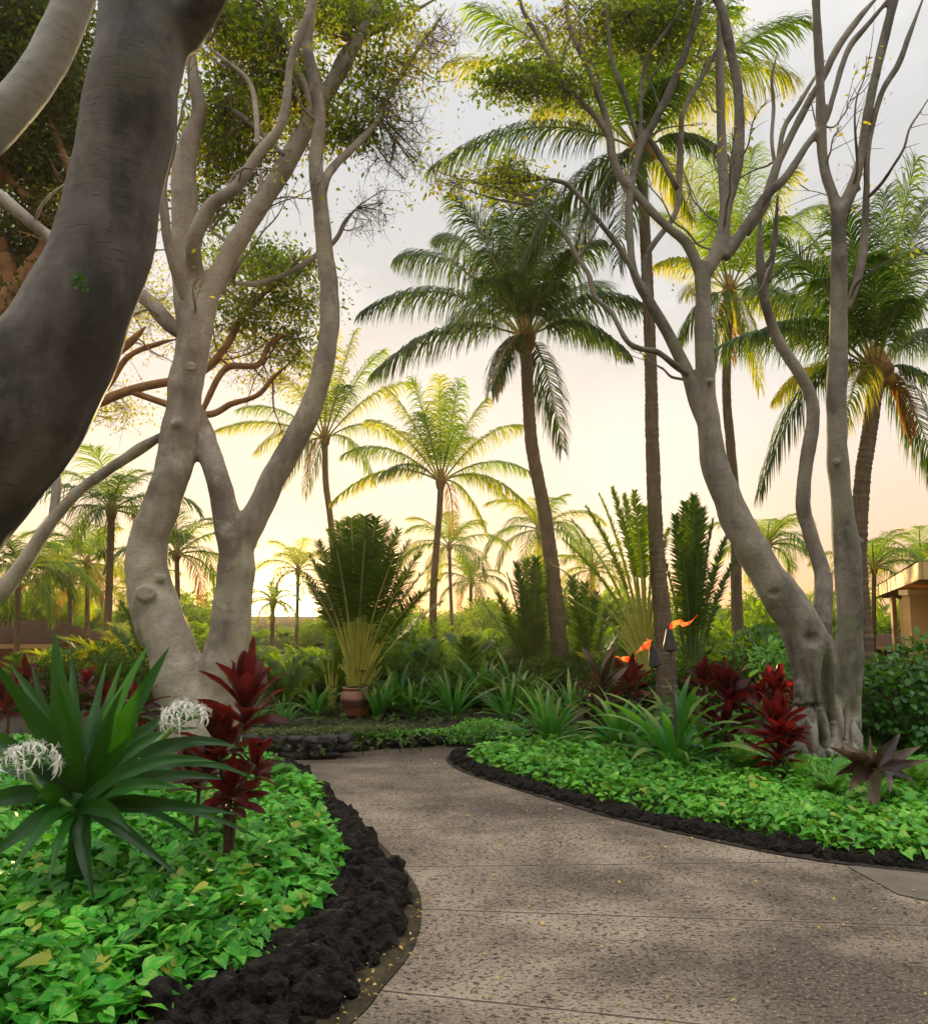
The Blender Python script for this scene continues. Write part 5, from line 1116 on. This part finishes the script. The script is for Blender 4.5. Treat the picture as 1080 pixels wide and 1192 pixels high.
ti('dark bronze ti plant left of the bright lily clump', [[(700,850),(702,815)]], 9.8, [(700,806,0,22,58,14,5,75)], 'bronze', 10)
# bronze broad leaved plant right
def bronze(label, px, py, d):
    b = P(px, py, d); b.z = .05; t = thing('bronze_plant', label, 'plant', b); mb = MB(); top = P(1017,893,d)
    tube(mb, [b-Vector((0,0,.1)), b+Vector((0,0,.1)), top], [.055,.045,.05], n=16, m=11, rough=.2, rfreq=14); mb.build('stem', M['bark_t'], t); mb = MB()
    for (tx, ty, cx_, cy_, wp, td, tw) in [(962,868,990,880,16,-.2,.3),(978,862,1000,880,18,.3,.2),(1012,855,1014,880,16,.1,0),(1048,852,1035,872,22,.1,.3),(1072,868,1050,878,20,.3,.4),(1085,885,1050,890,20,-.2,.5),(988,925,990,900,26,-.3,.2),(1035,925,1035,893,26,-.35,.3),(970,905,985,893,18,-.2,.6),(1065,912,1050,898,20,-.1,.6),(1000,875,1008,885,18,-.3,.2),(1030,868,1024,884,18,-.3,.2),(985,880,996,888,18,.3,.2)]:
        p2 = P(tx, ty, d+td); p1 = P(cx_, cy_, d+td*.5); h = (p2-top).normalized(); sv = h.cross(Vector((0,-1,.3))).normalized()
        strap(mb, top+Vector((random.uniform(-.02,.02),0,random.uniform(-.04,.02))), p1, p2, wp*d/F*.78, fold=.35, segs=16, wave=.12, side=sv*math.cos(tw)+Vector((0,-1,.2))*math.sin(tw), prof=lambda q: np.clip(np.minimum(.4+q*1.8, 1)*np.clip((1-q)*1.5, 0, 1), .02, 1))
    mb.build('foliage', M['bronze'], t)
bronze('dark bronze broad leaved plant with a thick stalk near the right edge', 1017,938,6.4)
# ================================================================== pot, torches, buildings
pb = P(413,845,11.8); pb.z = .12; pc = 11.8/F
potp = thing('garden_pot', 'round glazed brown pot on the back bed', 'pot', pb)
zb = pb.z; Hh = 30*pc*1.05
prof = [(.0,0),(.17,0),(.195,.05),(.215,.5),(.21,.68),(.175,.86),(.165,.92),(.185,.96),(.185,1.0),(.15,1.0),(.14,.9),(.0,.88)]
ang = np.linspace(0, 2*math.pi, 33); mb = MB(); mb.grid(np.array([[(pb.x+r*math.cos(a), pb.y+r*math.sin(a), zb+z_*Hh) for a in ang] for r, z_ in prof[:8]]), .5); mb.build('body', M['pot'], potp)
mb = MB(); mb.grid(np.array([[(pb.x+r*math.cos(a), pb.y+r*math.sin(a), zb+z_*Hh) for a in ang] for r, z_ in prof[6:10]]), .5); mb.build('rim', M['pot'], potp)
mb = MB(); mb.grid(np.array([[(pb.x+r*math.cos(a), pb.y+r*math.sin(a), zb+z_*Hh) for a in ang] for r, z_ in prof[9:]]), .5); mb.build('soil', M['soil'], potp)
def torch(label, bx, by, tx, ty, d, fl, s=1.0, group='lit garden torches'):
    b = P(bx, by, d); b.z = .0; top = P(tx, ty, d); t = thing('garden_torch', label, 'torch', b, group); mb = MB()
    tube(mb, [b, b.lerp(top, .5), top], [.016*s,.0155*s,.015*s], n=12, m=10); mb.build('pole', M['bamboo'], t)
    up = (top-b).normalized(); T = np.array(top); U = np.array(up); mb = MB(); r = .075*s
    tube(mb, [T-U*.02, T+U*.01, T+U*.02, T+U*.12*s, T+U*.20*s, T+U*.205*s], [.016, r*.95, r, r*.62, r*.36, r*.30], n=30, m=17, cap=True); mb.build('torch_head', M['black'], t)
    mb = MB(); tube(mb, [T+U*.2*s, T+U*.25*s], [.016*s,.014*s], n=6, m=8); mb.build('wick', M['black'], t)
    mb = MB(); F0 = T+U*.22*s
    for (dx, dz, dy, rr_) in fl:
        q = [F0+np.array([dx, dy, dz])*k*s for k in (0,.25,.5,.75,1)]
        for i in range(1, 5): q[i] = q[i]+np.array([random.uniform(-.01,.01), 0, .022*math.sin(i*2.1+dx*20)])
        tube(mb, q, [rr_*.6*s, rr_*s, rr_*.75*s, rr_*.5*s, .001], n=30, m=11, rough=.6, rfreq=26)
    mb.build('flame', M['flame'], t)
torch('right torch of the front pair with its flame blown to the right', 791,912,780,757,8.05,[(.25,.075,0,.021),(.20,.04,.015,.016),(.14,.085,-.015,.014),(.28,.10,-.01,.008),(.08,.04,.0,.018)])
torch('left torch of the front pair with its flame blown to the left', 788,905,763,775,8.4,[(-.14,-.06,0,.021),(-.11,-.02,.015,.018),(-.05,.04,0,.016),(-.16,-.08,.01,.01)],1.0)
torch('small farther torch glowing behind the lilies', 741,835,740,790,10.4,[(-.20,.03,0,.034),(-.10,.06,0,.028),(-.28,.045,.02,.016)],1.0)
# ---- small lantern glow low behind the ti plants is the sun on a trunk; pavilion
pv = P(1100,800,22); pv.z = -.1
tP = thing('pavilion', 'open pavilion with cream roof boards and column at the right edge', 'pavilion', pv)
e0 = P(1014,697,28); e1 = P(1072,680,14)   # fascia runs from the far left corner towards the camera and right
ze = e0.z
ax = Vector((e1.x-e0.x, e1.y-e0.y, 0)).normalized(); Lf = 4.2; q0 = Vector((e0.x, e0.y, ze)); q1 = Vector((e1.x, e1.y, ze+.14)); bk = Vector((-ax.y, ax.x, 0)); bk = bk if bk.x > 0 else -bk
q2 = q1+Vector((6.0, .3, 0)); q3 = q0+Vector((6.0, 1.5, 0))
def fascia(a, b, h, th, name):
    mb = MB(); d = (b-a); d.z = 0; o = Vector((-d.y, d.x, 0)).normalized()*th/2; U3 = Vector((0,0,h)); c = [a-o, b-o, b+o, a+o]; c += [q+U3 for q in c]
    mb.raw([tuple(q) for q in c], [[0,3,2,1],[4,5,6,7],[0,1,5,4],[1,2,6,5],[2,3,7,6],[3,0,4,7]]); return mb.build(name, M['fascia'], tP, False)
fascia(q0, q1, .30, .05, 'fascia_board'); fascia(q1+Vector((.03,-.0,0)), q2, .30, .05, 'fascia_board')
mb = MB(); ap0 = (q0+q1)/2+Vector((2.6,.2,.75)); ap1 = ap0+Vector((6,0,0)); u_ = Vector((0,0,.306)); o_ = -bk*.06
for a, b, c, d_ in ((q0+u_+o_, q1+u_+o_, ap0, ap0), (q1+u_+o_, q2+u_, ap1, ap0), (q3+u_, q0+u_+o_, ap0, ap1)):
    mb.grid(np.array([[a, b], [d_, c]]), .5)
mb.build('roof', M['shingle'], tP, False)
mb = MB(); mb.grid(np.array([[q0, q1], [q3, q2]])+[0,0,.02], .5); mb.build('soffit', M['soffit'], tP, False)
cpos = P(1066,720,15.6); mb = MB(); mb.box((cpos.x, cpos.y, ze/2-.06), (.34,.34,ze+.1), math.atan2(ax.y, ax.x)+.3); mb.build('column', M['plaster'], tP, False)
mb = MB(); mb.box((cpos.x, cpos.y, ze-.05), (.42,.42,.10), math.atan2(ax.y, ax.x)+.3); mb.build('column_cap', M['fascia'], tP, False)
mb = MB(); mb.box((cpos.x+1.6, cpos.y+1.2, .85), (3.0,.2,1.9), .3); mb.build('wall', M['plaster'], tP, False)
cp2 = P(1040,720,22.5); mb = MB(); mb.box((cp2.x, cp2.y, ze/2-.06), (.12,.12,ze+.1), 0); mb.build('post', M['soffit'], tP, False)
# low dark roof beyond
def hut(label, x0, x1, yr, ye, yb, d, name='garden_hut', wallmat='redwall', hipx=.5, dep=5):
    a = P(x0, ye, d); b = P(x1, ye, d); rz_ = P(x0, yr, d+dep/2).z; hz = a.z; base = Vector(((a.x+b.x)/2, d, -.1)); t = thing(name, label, 'building', base); mb = MB()
    A, B, C, Dd = Vector((a.x,d,hz)), Vector((b.x,d,hz)), Vector((b.x,d+dep,hz)), Vector((a.x,d+dep,hz)); R0 = Vector((a.x+dep/2,d+dep/2,rz_)); R1 = Vector((b.x-dep/2*hipx,d+dep/2,rz_))
    for q in ((A,B,R1,R0),(B,C,R1,R1),(C,Dd,R0,R1),(Dd,A,R0,R0)): mb.grid(np.array([[q[0], q[1]], [q[3], q[2]]]), .5)
    mb.build('roof', M['shingle'], t, False); mb = MB(); mb.box(((a.x+b.x)/2, d+dep/2, hz/2-.1), (abs(b.x-a.x)-1.0, dep-1.0, hz+.1)); mb.build('wall', M[wallmat], t, False)
    mb = MB(); mb.box(((a.x+b.x)/2, d+.02, hz-.06), (abs(b.x-a.x), .05, .12)); mb.build('eaves_board', M['soffit'], t, False)
    for k in range(4): 
        mb = MB(); mb.box((b.x-.25-k*2.2, d+.2, hz/2-.1), (.12,.12,hz), 0); mb.build('post', M['soffit'], t, False)
hut('brown shingled hut with a red wall at the left margin', -180, 62, 722, 750, 780, 24)
hut('low dark roofed building beyond the shrub on the right', 995, 1150, 738, 752, 775, 30, dep=4)



HZ = MB(); HZ.box((0, 90, 6), (364, 264, 14.4)); hz = HZ.build('haze', M['haze'], None, False); tag(hz, 'thin warm evening haze in the air', 'haze', kind='stuff')
